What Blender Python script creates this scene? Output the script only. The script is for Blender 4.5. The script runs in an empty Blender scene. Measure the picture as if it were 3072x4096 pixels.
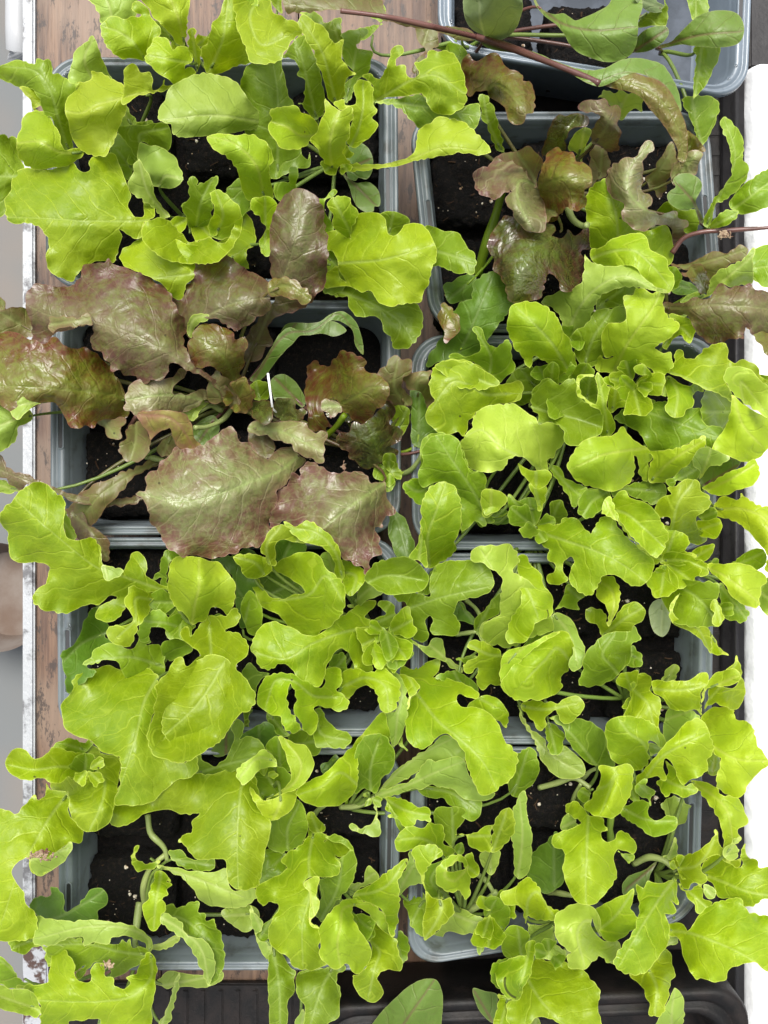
import bpy, bmesh, math, random
import numpy as np
from mathutils import Vector, noise
from mathutils.geometry import delaunay_2d_cdt
C = bpy.context.scene.collection
H = 0.50                       # camera height above the tray rims (m)
S = 0.42 / 3072                # metres per photo pixel on the rim plane
CX, CY = 1536.0, 2048.0
R = math.radians
# ---------------- camera, sky, sun, exposure
cam = bpy.data.cameras.new('camera'); camo = bpy.data.objects.new('camera', cam); C.objects.link(camo)
camo.location = (0, 0, H); camo.rotation_euler = (0, 0, 0)
cam.sensor_fit = 'VERTICAL'; cam.sensor_height = 24.0
cam.lens = 12.0 / (2048 * S / H); cam.clip_start = 0.01; cam.clip_end = 200
bpy.context.scene.camera = camo
world = bpy.data.worlds.new('World'); bpy.context.scene.world = world; world.use_nodes = True
wn = world.node_tree.nodes; wl = world.node_tree.links
bg = wn['Background']; sky = wn.new('ShaderNodeTexSky'); sky.sky_type = 'NISHITA'; sky.sun_disc = False
SUN_EL, SUN_AZ = 69.0, -8.0     # azimuth measured from +Y (top of the photo) towards +X
sky.sun_elevation = R(SUN_EL); sky.sun_rotation = R(SUN_AZ); sky.dust_density = 4.0; sky.air_density = 1.0
hs = wn.new('ShaderNodeHueSaturation'); hs.inputs['Saturation'].default_value = 0.35
wl.new(sky.outputs[0], hs.inputs['Color']); wl.new(hs.outputs[0], bg.inputs['Color'])
bg.inputs['Strength'].default_value = 0.085
sl = bpy.data.lights.new('sun', 'SUN'); so = bpy.data.objects.new('sun', sl); C.objects.link(so)
sl.energy = 1.5; sl.angle = R(32); sl.color = (1.0, 0.96, 0.9)
_d = Vector((math.sin(R(SUN_AZ)) * math.cos(R(SUN_EL)), math.cos(R(SUN_AZ)) * math.cos(R(SUN_EL)), math.sin(R(SUN_EL))))
so.rotation_euler = _d.to_track_quat('Z', 'Y').to_euler(); so.location = _d * 3
vs = bpy.context.scene.view_settings; vs.view_transform = 'Standard'; vs.look = 'None'; vs.exposure = 1.54; vs.gamma = 1.0
vs.use_curve_mapping = False
cy = bpy.context.scene.cycles; cy.max_bounces = 8; cy.transmission_bounces = 6; cy.transparent_max_bounces = 8

def P(px, py, z=0.0):
    """photo pixel on the plane at height z -> world point"""
    k = S * (H - z) / H
    return Vector(((px - CX) * k, -(py - CY) * k, z))

# ---------------- materials
def mat(name):
    m = bpy.data.materials.new(name); m.use_nodes = True
    return m, m.node_tree.nodes, m.node_tree.links, m.node_tree.nodes['Principled BSDF']
class NT:
    def __init__(s, m): s.n = m.node_tree.nodes; s.l = m.node_tree.links
    def new(s, t, **k):
        o = s.n.new(t)
        for a, b in k.items(): setattr(o, a, b)
        return o
    def put(s, sock, v):
        if isinstance(v, bpy.types.NodeSocket): s.l.new(v, sock)
        else: sock.default_value = v
    def math(s, op, a, b=0.0, c=None, clamp=False):
        o = s.new('ShaderNodeMath', operation=op, use_clamp=clamp); s.put(o.inputs[0], a); s.put(o.inputs[1], b)
        if c is not None: s.put(o.inputs[2], c)
        return o.outputs[0]
    def mr(s, v, a, b, c=0.0, d=1.0, smooth=True):
        o = s.new('ShaderNodeMapRange', interpolation_type='SMOOTHSTEP' if smooth else 'LINEAR')
        s.put(o.inputs['Value'], v)
        for k, x in zip(('From Min', 'From Max', 'To Min', 'To Max'), (a, b, c, d)): s.put(o.inputs[k], x)
        return o.outputs[0]
    def mix(s, f, a, b):
        o = s.new('ShaderNodeMix', data_type='RGBA'); s.put(o.inputs[0], f)
        s.put(o.inputs[6], a if isinstance(a, bpy.types.NodeSocket) else (*a, 1)); s.put(o.inputs[7], b if isinstance(b, bpy.types.NodeSocket) else (*b, 1))
        return o.outputs[2]
    def noise(s, vec, scale, detail=3, rough=0.5, col=False):
        o = s.new('ShaderNodeTexNoise'); s.l.new(vec, o.inputs['Vector']); o.inputs['Scale'].default_value = scale
        o.inputs['Detail'].default_value = detail; o.inputs['Roughness'].default_value = rough
        return o.outputs['Color' if col else 'Fac']

def leaf_mat(name, base, second, vein, edge, trans, rough=0.47, mott=0.5, vstr=0.5, pucker=0.65, spec=0.55, mscale=70, margin=None, wart=0.25, tcol=None, ribc=None, ribgreen=0.0):
    m, n, l, b = mat(name); t = NT(m)
    at = t.new('ShaderNodeAttribute', attribute_name='lv'); sp = t.new('ShaderNodeSeparateXYZ'); l.new(at.outputs['Vector'], sp.inputs[0])
    u, v, e = sp.outputs
    geo = t.new('ShaderNodeTexCoord'); obj = geo.outputs['Object']
    # warp
    cmb = t.new('ShaderNodeCombineXYZ'); l.new(u, cmb.inputs[0]); l.new(v, cmb.inputs[1])
    oi = t.new('ShaderNodeObjectInfo'); l.new(t.math('MULTIPLY', oi.outputs['Random'], 3.0), cmb.inputs[2])
    uv = cmb.outputs[0]
    nz = t.noise(uv, 55, 2, col=True); sub = t.new('ShaderNodeVectorMath', operation='SUBTRACT'); l.new(nz, sub.inputs[0]); sub.inputs[1].default_value = (0.5, 0.5, 0.5)
    sc = t.new('ShaderNodeVectorMath', operation='SCALE'); l.new(sub.outputs[0], sc.inputs[0]); sc.inputs['Scale'].default_value = 0.011
    ad = t.new('ShaderNodeVectorMath', operation='ADD'); l.new(uv, ad.inputs[0]); l.new(sc.outputs[0], ad.inputs[1]); w = ad.outputs[0]
    sw = t.new('ShaderNodeSeparateXYZ'); l.new(w, sw.inputs[0])
    av = t.math('ABSOLUTE', v); wav = t.math('ABSOLUTE', sw.outputs[1])
    rib = t.math('MULTIPLY', t.mr(av, 0.0001, t.mr(u, 0.0, 0.05, 0.0014, 0.0007, False), 1, 0), t.mr(u, 0.0, 0.07, 0.95, 0.45, False))
    # lateral veins
    side = t.math('MULTIPLY', t.math('GREATER_THAN', v, 0.0), 0.45)
    ph = t.math('ADD', t.math('DIVIDE', t.math('SUBTRACT', sw.outputs[0], t.math('MULTIPLY', wav, 0.85)), 0.0115), side)
    dd = t.math('ABSOLUTE', t.math('SUBTRACT', t.math('FRACT', t.math('ADD', ph, 50.0)), 0.5))
    lat = t.math('MULTIPLY', t.mr(dd, 0.0, t.mr(av, 0.0, 0.03, 0.075, 0.03, False), 1, 0), t.mr(av, 0.0, 0.045, 1.0, 0.15, False))
    # reticulate veins
    sh = t.new('ShaderNodeCombineXYZ'); l.new(t.math('SUBTRACT', sw.outputs[0], t.math('MULTIPLY', wav, 0.85)), sh.inputs[0]); l.new(t.math('MULTIPLY', sw.outputs[1], 0.75), sh.inputs[1]); l.new(sw.outputs[2], sh.inputs[2])
    def vor(scale, feature='DISTANCE_TO_EDGE'):
        o = t.new('ShaderNodeTexVoronoi', feature=feature); l.new(sh.outputs[0], o.inputs['Vector']); o.inputs['Randomness'].default_value = 0.9; o.inputs['Scale'].default_value = scale; return o.outputs[0]
    v1 = vor(170); v2 = vor(560)
    o3 = t.new('ShaderNodeTexVoronoi', feature='DISTANCE_TO_EDGE'); l.new(w, o3.inputs['Vector']); o3.inputs['Scale'].default_value = 480; v3 = o3.outputs[0]
    o4 = t.new('ShaderNodeTexVoronoi', feature='DISTANCE_TO_EDGE'); l.new(w, o4.inputs['Vector']); o4.inputs['Scale'].default_value = 150; v4 = o4.outputs[0]
    ret = t.mr(v1, 0.0, 0.055, 1, 0); ret2 = t.mr(v2, 0.0, 0.08, 1, 0)
    vn = t.math('MAXIMUM', t.math('MULTIPLY', lat, 0.9), t.math('MAXIMUM', t.math('MULTIPLY', ret, t.mr(t.noise(uv, 35, 2), 0.3, 0.7, 0.2, 0.6)), t.math('MULTIPLY', ret2, 0.16)))
    veinf = t.math('MULTIPLY', vn, vstr)
    sharp = 0.13 if margin else 0.22
    mo = t.mr(t.noise(obj, mscale, 6, 0.7), 0.5 - sharp, 0.5 + sharp)
    big = t.mr(t.noise(obj, 22, 2), 0.35, 0.65)
    col = t.mix(t.math('MULTIPLY', t.math('ADD', t.math('MULTIPLY', mo, 0.62 if margin else 0.5), t.math('MULTIPLY', big, 0.38 if margin else 0.5)), mott), base, second)
    if margin: col = t.mix(t.math('MULTIPLY', t.mr(t.math('ADD', e, t.math('MULTIPLY', t.noise(obj, 90, 2), -0.008)), -0.004, 0.011, 1, 0), t.math('ADD', t.math('MULTIPLY', mo, 0.5), 0.3)), col, margin)
    if ribgreen: col = t.mix(t.math('MULTIPLY', t.mr(t.math('ADD', av, t.math('MULTIPLY', t.noise(obj, 60, 3), 0.012)), 0.003, 0.02, 1, 0), ribgreen * 0.8), col, ribc or vein)
    # object-to-object tint
    hv = t.new('ShaderNodeHueSaturation'); l.new(col, hv.inputs['Color'])
    l.new(t.mr(oi.outputs['Random'], 0, 1, 0.493, 0.506, False), hv.inputs['Hue']); l.new(t.mr(t.math('FRACT', t.math('MULTIPLY', oi.outputs['Random'], 7.3)), 0, 1, 0.84, 1.12, False), hv.inputs['Value'])
    col = hv.outputs[0]
    col = t.mix(veinf, col, vein)
    col = t.mix(t.math('MULTIPLY', rib, 0.62), col, ribc or edge)
    ed = t.mr(e, 0.00005, 0.0005, 1, 0); col = t.mix(t.math('MULTIPLY', ed, 0.6), col, edge)
    # specks of dirt
    vs_ = t.new('ShaderNodeTexVoronoi'); l.new(uv, vs_.inputs['Vector']); vs_.inputs['Scale'].default_value = 75
    spk = t.math('MULTIPLY', t.math('LESS_THAN', vs_.outputs['Distance'], 0.045), t.math('GREATER_THAN', t.noise(uv, 40, 1), 0.56))
    col = t.mix(t.math('MULTIPLY', spk, 0.75), col, (0.03, 0.025, 0.01))
    # bump
    h = t.math('ADD', t.math('MULTIPLY', t.mr(v4, 0.0, 0.35, 0, 1), 0.9 * pucker), t.math('MULTIPLY', t.mr(v3, 0, 0.4, 0, 1), wart * pucker))
    h = t.math('ADD', h, t.math('MULTIPLY', t.noise(uv, 130, 3), 0.9 * pucker))
    h = t.math('SUBTRACT', h, t.math('MULTIPLY', t.math('MAXIMUM', lat, rib), 0.7))
    bp = t.new('ShaderNodeBump'); bp.inputs['Strength'].default_value = 0.42; bp.inputs['Distance'].default_value = 0.0008; l.new(h, bp.inputs['Height'])
    l.new(col, b.inputs['Base Color']); l.new(bp.outputs[0], b.inputs['Normal'])
    l.new(t.mr(t.noise(obj, 120, 3), 0.3, 0.7, rough - 0.08, rough + 0.14), b.inputs['Roughness']); b.inputs['Specular IOR Level'].default_value = spec
    tr = t.new('ShaderNodeBsdfTranslucent'); l.new(bp.outputs[0], tr.inputs['Normal'])
    tc = t.new('ShaderNodeMix', data_type='RGBA', blend_type='MULTIPLY'); tc.inputs[0].default_value = 1.0; l.new(col, tc.inputs[6]); tc.inputs[7].default_value = (*(tcol or (1.5, 1.45, 0.5)), 1)
    l.new(tc.outputs[2], tr.inputs['Color'])
    ms = t.new('ShaderNodeMixShader'); ms.inputs[0].default_value = trans; l.new(b.outputs[0], ms.inputs[1]); l.new(tr.outputs[0], ms.inputs[2])
    l.new(ms.outputs[0], n['Material Output'].inputs['Surface'])
    return m
M = {
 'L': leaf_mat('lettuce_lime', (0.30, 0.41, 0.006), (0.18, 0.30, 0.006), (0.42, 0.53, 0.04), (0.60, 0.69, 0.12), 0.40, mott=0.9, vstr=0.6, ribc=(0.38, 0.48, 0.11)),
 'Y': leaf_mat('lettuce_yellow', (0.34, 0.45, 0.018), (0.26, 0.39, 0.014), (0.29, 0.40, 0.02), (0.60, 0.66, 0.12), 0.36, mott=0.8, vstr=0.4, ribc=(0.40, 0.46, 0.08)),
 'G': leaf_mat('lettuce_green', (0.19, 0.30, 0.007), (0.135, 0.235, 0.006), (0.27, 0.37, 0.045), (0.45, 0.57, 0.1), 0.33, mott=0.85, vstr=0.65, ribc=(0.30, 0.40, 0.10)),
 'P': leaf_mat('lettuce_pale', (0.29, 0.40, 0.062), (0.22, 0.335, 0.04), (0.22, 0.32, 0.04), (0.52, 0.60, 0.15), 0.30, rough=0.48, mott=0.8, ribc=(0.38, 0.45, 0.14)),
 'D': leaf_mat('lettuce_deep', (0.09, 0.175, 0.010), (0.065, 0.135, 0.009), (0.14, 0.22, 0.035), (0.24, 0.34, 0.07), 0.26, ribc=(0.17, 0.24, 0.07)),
 'C': leaf_mat('chard_green', (0.115, 0.195, 0.022), (0.085, 0.155, 0.018), (0.13, 0.12, 0.04), (0.20, 0.24, 0.07), 0.22, rough=0.5, mott=0.8, vstr=0.35, pucker=0.6, ribc=(0.13, 0.05, 0.04)),
 'B': leaf_mat('bronze_green', (0.115, 0.165, 0.018), (0.115, 0.06, 0.02), (0.18, 0.20, 0.05), (0.20, 0.10, 0.06), 0.26, mott=0.75, mscale=130, margin=(0.13, 0.045, 0.03), ribc=(0.22, 0.25, 0.08), ribgreen=0.6),
 'YB': leaf_mat('yellow_bronze', (0.27, 0.30, 0.04), (0.22, 0.15, 0.05), (0.22, 0.2, 0.06), (0.26, 0.12, 0.08), 0.3, mott=0.7, mscale=110, margin=(0.22, 0.09, 0.06)),
 'U': leaf_mat('purple_leaf', (0.115, 0.14, 0.024), (0.085, 0.036, 0.020), (0.16, 0.125, 0.06), (0.15, 0.06, 0.045), 0.2, vstr=0.7, rough=0.38, mott=1.0, mscale=200, margin=(0.09, 0.026, 0.024), pucker=1.3, ribc=(0.19, 0.20, 0.07), ribgreen=0.55, spec=0.6),
 'M': leaf_mat('bronze_leaf', (0.125, 0.16, 0.012), (0.09, 0.026, 0.008), (0.15, 0.12, 0.03), (0.18, 0.08, 0.04), 0.24, vstr=0.7, rough=0.33, mott=1.0, mscale=210, margin=(0.11, 0.024, 0.012), pucker=1.4, ribc=(0.16, 0.19, 0.03), ribgreen=0.8, spec=0.6),
 'S': leaf_mat('silver_bronze_leaf', (0.175, 0.205, 0.06), (0.125, 0.066, 0.042), (0.24, 0.22, 0.11), (0.27, 0.15, 0.12), 0.19, vstr=0.85, rough=0.40, mott=1.0, mscale=190, margin=(0.13, 0.045, 0.035), pucker=1.4, ribc=(0.24, 0.31, 0.09), ribgreen=0.7, spec=0.65),
 'CP': leaf_mat('chard_pale', (0.19, 0.255, 0.10), (0.15, 0.215, 0.075), (0.13, 0.17, 0.06), (0.28, 0.34, 0.16), 0.22, rough=0.5, mott=0.8, vstr=0.5, pucker=0.5),
 'LP': leaf_mat('lettuce_light', (0.36, 0.48, 0.055), (0.28, 0.41, 0.03), (0.46, 0.56, 0.10), (0.62, 0.70, 0.18), 0.36, mott=0.85, vstr=0.55, ribc=(0.42, 0.50, 0.14)),
 'S2': leaf_mat('silver_seed_leaf', (0.32, 0.38, 0.19), (0.26, 0.32, 0.14), (0.32, 0.38, 0.19), (0.4, 0.45, 0.22), 0.2, rough=0.5),
 'R': leaf_mat('dark_crinkled_leaf', (0.065, 0.105, 0.013), (0.05, 0.024, 0.012), (0.10, 0.11, 0.02), (0.13, 0.05, 0.03), 0.17, rough=0.3, mott=1.0, mscale=160, margin=(0.06, 0.018, 0.012), pucker=2.8, spec=1.0, ribc=(0.10, 0.14, 0.02), ribgreen=0.7),
 'T': leaf_mat('pale_stem', (0.30, 0.36, 0.12), (0.24, 0.31, 0.09), (0.36, 0.42, 0.18), (0.36, 0.42, 0.18), 0.2, rough=0.42, vstr=0.2, pucker=0.2),
 'K': leaf_mat('green_petiole', (0.15, 0.22, 0.04), (0.12, 0.18, 0.03), (0.2, 0.26, 0.08), (0.2, 0.26, 0.08), 0.2, rough=0.42, vstr=0.2, pucker=0.2),
 'V': leaf_mat('dark_red_stem', (0.10, 0.038, 0.03), (0.15, 0.08, 0.055), (0.2, 0.1, 0.08), (0.2, 0.1, 0.08), 0.1, rough=0.32, vstr=0.2, pucker=0.2),
}

M['MC'] = M['M']; M['SC'] = M['B']
# ---------------- leaves
PLANTS = {  # key: (photo x, photo y, base height mm, name, category, label, group)
}
G_L = 'lettuce seedlings growing in the trays'
def addp(k, x, y, name, label, cat='lettuce', z=-16, group=G_L): PLANTS[k] = [x, y, z, name, cat, label, group]
addp('a', 790, 235, 'lettuce_plant', 'lime lettuce at the top left corner, leaves hanging over the wooden board')
addp('d', 560, 560, 'lettuce_plant', 'yellow green lettuce overhanging the upper part of the left metal edge')
addp('e', 735, 872, 'lettuce_plant', 'bright lettuce with cupped heart just above the largest purple leaf')
addp('b', 1343, 670, 'lettuce_plant', 'lime lettuce with a long pale leaf reaching across the gap between top trays')
addp('f', 1290, 1040, 'lettuce_plant', 'glowing lobed lime lettuce beside the upright purple oval leaf')
addp('r', 940, 1625, 'red_lettuce_plant', 'large purple brown lettuce with broad veined leaves left of the white pin')
addp('k', 1480, 1810, 'red_lettuce_plant', 'dark glossy crinkled red lettuce to the right of the white pin')
addp('h', 2150, 790, 'red_lettuce_plant', 'bronze and silver ruffled red lettuce in the upper right grey tray')
addp('n', 2660, 1240, 'red_lettuce_plant', 'purple brown lettuce leaf reaching out to the right edge below the pink stem')
addp('c', 1925, 170, 'chard_plant', 'chard with long dark red stems and one arching bronze leaf, top right tray', 'chard')
addp('o', 2640, 215, 'spoon_leaf_seedling', 'seedling with a round spoon shaped leaf over the clear top right tray', 'seedling', group='small leafy seedlings')
addp('j', 2820, 905, 'heart_leaf_seedling', 'seedling with heart shaped seed leaf and pinkish stem lying over the right tray rim', 'seedling', group='small leafy seedlings')
addp('i', 2400, 1270, 'lettuce_plant', 'lime lettuce with wide wavy leaf right under the bronze lettuce')
addp('m', 2290, 1570, 'lettuce_plant', 'large smooth rounded green lettuce on the left of the second right tray')
addp('q', 2500, 1590, 'lettuce_plant', 'yellow lime lettuce with lobed leaf standing upright in the second right tray')
addp('s', 2760, 1890, 'lettuce_plant', 'pale yellow lettuce spilling over the right edge beside the white fleece')
addp('t', 700, 2385, 'lettuce_plant', 'lettuce with a pale dome leaf and an oak shaped leaf over the left metal edge')
addp('u', 1490, 2500, 'lettuce_plant', 'lettuce with a big cup shaped leaf and curly heart in the picture centre')
addp('v', 2125, 2170, 'lettuce_plant', 'green lettuce with deeply lobed leaf in the third right tray')
addp('w', 2640, 2260, 'lettuce_plant', 'small curly lettuce above a pale silver seed leaf near the right edge')
addp('x', 860, 2700, 'lettuce_plant', 'biggest lime lettuce with a folded boat shaped leaf, left of centre')
addp('y', 350, 3130, 'lettuce_plant', 'curled lettuce hanging over the lower part of the left metal edge')
addp('z', 560, 3790, 'lettuce_plant', 'pale arching lettuce in the bottom left corner')
addp('ab', 600, 3620, 'lettuce_plant', 'thin seedling with narrow notched leaf and white bent stem on bare black soil')
addp('bb', 1100, 3140, 'lettuce_plant', 'lettuce with a pale ring shaped curled leaf below the centre left')
addp('cc', 1390, 3230, 'lettuce_plant', 'long legged lettuce leaning across the gap between the two lower tray columns')
addp('dd', 1250, 3420, 'lettuce_plant', 'ruffled lime lettuce with a drooping pale leaf over the bottom rim of the left tray')
addp('ff', 1850, 3640, 'lettuce_plant', 'small curly lettuce with a ring shaped leaf in the bottom right tray corner')
addp('gg', 2490, 2790, 'lettuce_plant', 'lettuce with a hood shaped leaf and a broad leaf over the white fleece')
addp('hh', 2300, 3180, 'lettuce_plant', 'lettuce with a single upright lobed tongue leaf in the lowest right tray')
addp('ii', 2620, 3480, 'lettuce_plant', 'pale lettuce with a large toothed leaf reaching the bottom right edge')
addp('jj', 2230, 3660, 'lettuce_plant', 'pale green lettuce drooping over the front rim of the lowest right tray')
addp('ee', 1900, 4180, 'spinach_plant', 'flat dark green leaves poking up from the black tray at the bottom edge', 'spinach', z=-40, group='small leafy seedlings')
def thing(name, loc, label=None, cat=None, group=None, kind=None):
    o = bpy.data.objects.new(name, None); C.objects.link(o); o.location = loc; o.empty_display_size = 0.01
    if label: o['label'] = label
    if cat: o['category'] = cat
    if group: o['group'] = group
    if kind: o['kind'] = kind
    return o
ROOT = {}
for k, (x, y, z, nm, cat, lab, g) in PLANTS.items():
    ROOT[k] = thing(nm, P(x, y, z / 1000), lab, cat, g)

def tag(o, label=None, cat=None, group=None, kind=None):
    if label: o['label'] = label
    if cat: o['category'] = cat
    if group: o['group'] = group
    if kind: o['kind'] = kind
    return o
def link_mesh(name, verts, faces, mats, parent=None, smooth=True, midx=None, attr=None):
    me = bpy.data.meshes.new(name); off = parent.location if parent is not None else Vector((0, 0, 0))
    me.from_pydata([tuple(Vector(v) - off) for v in verts], [], faces)
    for m in mats: me.materials.append(m)
    if midx is not None: me.polygons.foreach_set('material_index', midx)
    if smooth: me.polygons.foreach_set('use_smooth', [True] * len(me.polygons))
    if attr is not None:
        a = me.attributes.new('lv', 'FLOAT_VECTOR', 'POINT'); a.data.foreach_set('vector', np.asarray(attr, dtype=np.float32).ravel())
    me.update()
    o = bpy.data.objects.new(name, me); C.objects.link(o)
    if parent is not None: o.parent = parent
    return o
def catmull(pts, step, closed):
    pts = [np.array(p, float) for p in pts]; n = len(pts); out = []
    rng = range(n) if closed else range(n - 1)
    for i in rng:
        p1, p2 = pts[i], pts[(i + 1) % n]
        p0 = pts[i - 1] if (closed or i > 0) else p1 * 2 - p2
        p3 = pts[(i + 2) % n] if (closed or i + 2 < n) else p2 * 2 - p1
        d = np.linalg.norm(p2[:2] - p1[:2]); k = max(1, int(math.ceil(d / step)))
        # tangents limited by the segment, so that sharp teeth stay sharp
        def tan(a, b, c):
            u_, w_ = b - a, c - b; lu, lw = np.linalg.norm(u_[:2]) + 1e-9, np.linalg.norm(w_[:2]) + 1e-9
            t_ = u_ / lu + w_ / lw; return t_ * 0.5
        m1 = tan(p0, p1, p2) * d; m2 = tan(p1, p2, p3) * d
        for j in range(k):
            t = j / k; t2, t3 = t * t, t * t * t
            out.append((2*t3 - 3*t2 + 1) * p1 + (t3 - 2*t2 + t) * m1 + (-2*t3 + 3*t2) * p2 + (t3 - t2) * m2)
    if not closed: out.append(pts[-1])
    return np.array(out)
def fold_noise(x, y, seed, sc): return noise.noise(Vector((x * sc + seed * 7.3, y * sc - seed * 3.1, seed * 1.7)))

STEP = 8.5     # photo pixels between outline points
def patch(ribpx, ribz, outpx, e, seed, mk, notch=True):
    """one leaf surface from its outline (photo px), rib and rib heights (mm)"""
    rib = catmull(ribpx, 16.0, False)
    L = np.concatenate([[0], np.cumsum(np.linalg.norm(np.diff(rib[:, :2], axis=0), axis=1))])
    rz = np.interp(L / max(L[-1], 1e-6), np.linspace(0, 1, len(ribz)), ribz)
    out = catmull(outpx, STEP, True)[:, :2]
    # remove near duplicates
    keep = [0]
    for i in range(1, len(out)):
        if np.linalg.norm(out[i] - out[keep[-1]]) > 2.5: keep.append(i)
    out = out[keep]; nb = len(out)
    # small irregular wobble of the margin
    nrm = np.roll(out, -1, 0) - np.roll(out, 1, 0); nrm = np.stack([nrm[:, 1], -nrm[:, 0]], 1); nrm /= (np.linalg.norm(nrm, axis=1)[:, None] + 1e-9)
    wob = np.array([fold_noise(p[0], p[1], seed, 1 / 26.0) * 5.0 + fold_noise(p[0], p[1], seed + 5, 1 / 70.0) * 5.5 for p in out])
    sl_ = np.concatenate([[0], np.cumsum(np.linalg.norm(np.diff(out, axis=0), axis=1))])
    wl = 52.0 if mk in ('S', 'U', 'M', 'R', 'B') else 44.0
    ph_ = (sl_ + np.array([fold_noise(p[0], p[1], seed + 71, 1 / 90.0) for p in out]) * 55.0) / wl
    saw = np.abs((ph_ % 1.0) - 0.5) * 2; msk = np.clip(np.array([fold_noise(p[0], p[1], seed + 83, 1 / 160.0) for p in out]) * 2.2 + 0.55, 0, 1)
    wob = wob - (saw ** 1.6) * 7.5 * msk + 2.5
    if mk in ('C', 'CP', 'MC', 'T', 'S2'): wob *= 0.2
    if mk in ('S', 'U', 'M', 'R', 'B'): wob *= 1.35
    out = out + nrm * wob[:, None]
    mn, mx = out.min(0), out.max(0)
    area = (mx - mn).prod(); g = max(11.0, math.sqrt(area / 1500.0))
    xs = []
    row = 0; y = mn[1]
    while y < mx[1]:
        x = mn[0] + (g / 2 if row % 2 else 0)
        while x < mx[0]: xs.append((x, y)); x += g
        y += g * 0.87; row += 1
    xs = np.array(xs).reshape(-1, 2)
    if len(xs):
        # inside test
        inside = np.zeros(len(xs), bool); j = nb - 1
        for i in range(nb):
            xi, yi = out[i]; xj, yj = out[j]
            if yi != yj:
                c = ((yi > xs[:, 1]) != (yj > xs[:, 1])) & (xs[:, 0] < (xj - xi) * (xs[:, 1] - yi) / (yj - yi) + xi)
                inside ^= c
            j = i
        xs = xs[inside]
    def bdist(p):
        a = out; b = np.roll(out, -1, 0); ab = b - a; l2 = (ab ** 2).sum(1) + 1e-9
        tt = np.clip(((p[:, None, :] - a[None]) * ab[None]).sum(2) / l2[None], 0, 1)
        q = a[None] + tt[..., None] * ab[None]
        return np.sqrt(((p[:, None, :] - q) ** 2).sum(2)).min(1)
    if len(xs):
        d = bdist(xs); xs = xs[d > g * 0.45]
    pts = np.vstack([out, xs]) if len(xs) else out
    r = delaunay_2d_cdt([Vector(p) for p in pts], [], [list(range(nb))], 1, 1e-4, True)
    V = np.array([tuple(v) for v in r[0]]); F = [tuple(f) for f in r[2]]
    if F:
        ct = np.array([V[list(f)].mean(0) for f in F]); ins = np.zeros(len(ct), bool); j = nb - 1
        for i in range(nb):
            xi, yi = out[i]; xj, yj = out[j]
            if yi != yj: ins ^= ((yi > ct[:, 1]) != (yj > ct[:, 1])) & (ct[:, 0] < (xj - xi) * (ct[:, 1] - yi) / (yj - yi) + xi)
            j = i
        F = [f for f, q_ in zip(F, ins) if q_]
        # face up: y runs down in photo pixels, so flip triangles that are counter-clockwise there
        F = [f if ((V[f[1]] - V[f[0]])[0] * (V[f[2]] - V[f[0]])[1] - (V[f[1]] - V[f[0]])[1] * (V[f[2]] - V[f[0]])[0]) < 0 else f[::-1] for f in F]
        used = sorted({i for f in F for i in f}); mp_ = {a_: i for i, a_ in enumerate(used)}; V = V[used]; F = [tuple(mp_[i] for i in f) for f in F]
    if not F: return None
    n = len(V)
    # rib coordinates
    a = rib[:-1, :2]; b = rib[1:, :2]; ab = b - a; l2 = (ab ** 2).sum(1) + 1e-9
    tt = np.clip(((V[:, None, :] - a[None]) * ab[None]).sum(2) / l2[None], 0, 1)
    q = a[None] + tt[..., None] * ab[None]; df = V[:, None, :] - q; dist = np.sqrt((df ** 2).sum(2)); k = dist.argmin(1); ar = np.arange(n)
    v = dist[ar, k]; sg = np.sign(ab[k, 0] * df[ar, k, 1] - ab[k, 1] * df[ar, k, 0]); sg[sg == 0] = 1
    tl = k + tt[ar, k]; u = np.interp(tl, np.arange(len(L)), L); zr = np.interp(u, L, rz)
    D = bdist(V); isb = D < 0.5
    half = max(60.0, np.percentile(v, 90))
    wv = np.clip(v / 115.0, 0, 1)
    # boundary height: rib height, drop or lift, ruffles
    ruf = np.array([fold_noise(p[0], p[1], seed + 11, 1 / 120.0) * 15.0 + fold_noise(p[0], p[1], seed + 23, 1 / 45.0) * 6.0 for p in V])
    amp = 1.0
    if mk in 'RSUM': amp = 1.15
    if mk in ('C', 'CP', 'MC', 'T', 'S2'): amp = 0.3
    onrib = v < g * 0.55
    fixed = isb | onrib
    E = set()
    for f in F:
        for i in range(3):
            p_, q_ = f[i], f[(i + 1) % 3]; E.add((min(p_, q_), max(p_, q_)))
    E = np.array(list(E)); free = np.where(~fixed)[0]
    off = np.where(isb, (e * 2.0 + ruf * amp) * wv, 0.0); hh = np.where(isb, 1.0, 0.0); base = zr.copy()
    X = np.stack([off, hh, base], 1)
    if len(free):
        idx = -np.ones(n, int); idx[free] = np.arange(len(free)); A = np.zeros((len(free), len(free))); B = np.zeros((len(free), 3))
        for p_, q_ in E:
            for s_, t_ in ((p_, q_), (q_, p_)):
                if idx[s_] >= 0:
                    A[idx[s_], idx[s_]] += 1
                    if idx[t_] >= 0: A[idx[s_], idx[t_]] -= 1
                    else: B[idx[s_]] += X[t_]
        A[np.arange(len(free)), np.arange(len(free))] += 1e-9
        X[free] = np.linalg.solve(A, B)
    deg = np.zeros(n); np.add.at(deg, E[:, 0], 1); np.add.at(deg, E[:, 1], 1)
    def soften(w_, it_, k_):
        for _ in range(it_):
            s_ = np.zeros(n); np.add.at(s_, E[:, 0], w_[E[:, 1]]); np.add.at(s_, E[:, 1], w_[E[:, 0]])
            w_ = w_ * (1 - k_) + k_ * s_ / np.maximum(deg, 1)
        return w_
    z = soften(X[:, 2], 8, 0.5) + soften(X[:, 0] * (0.25 + 0.75 * X[:, 1]), 2, 0.45)
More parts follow.
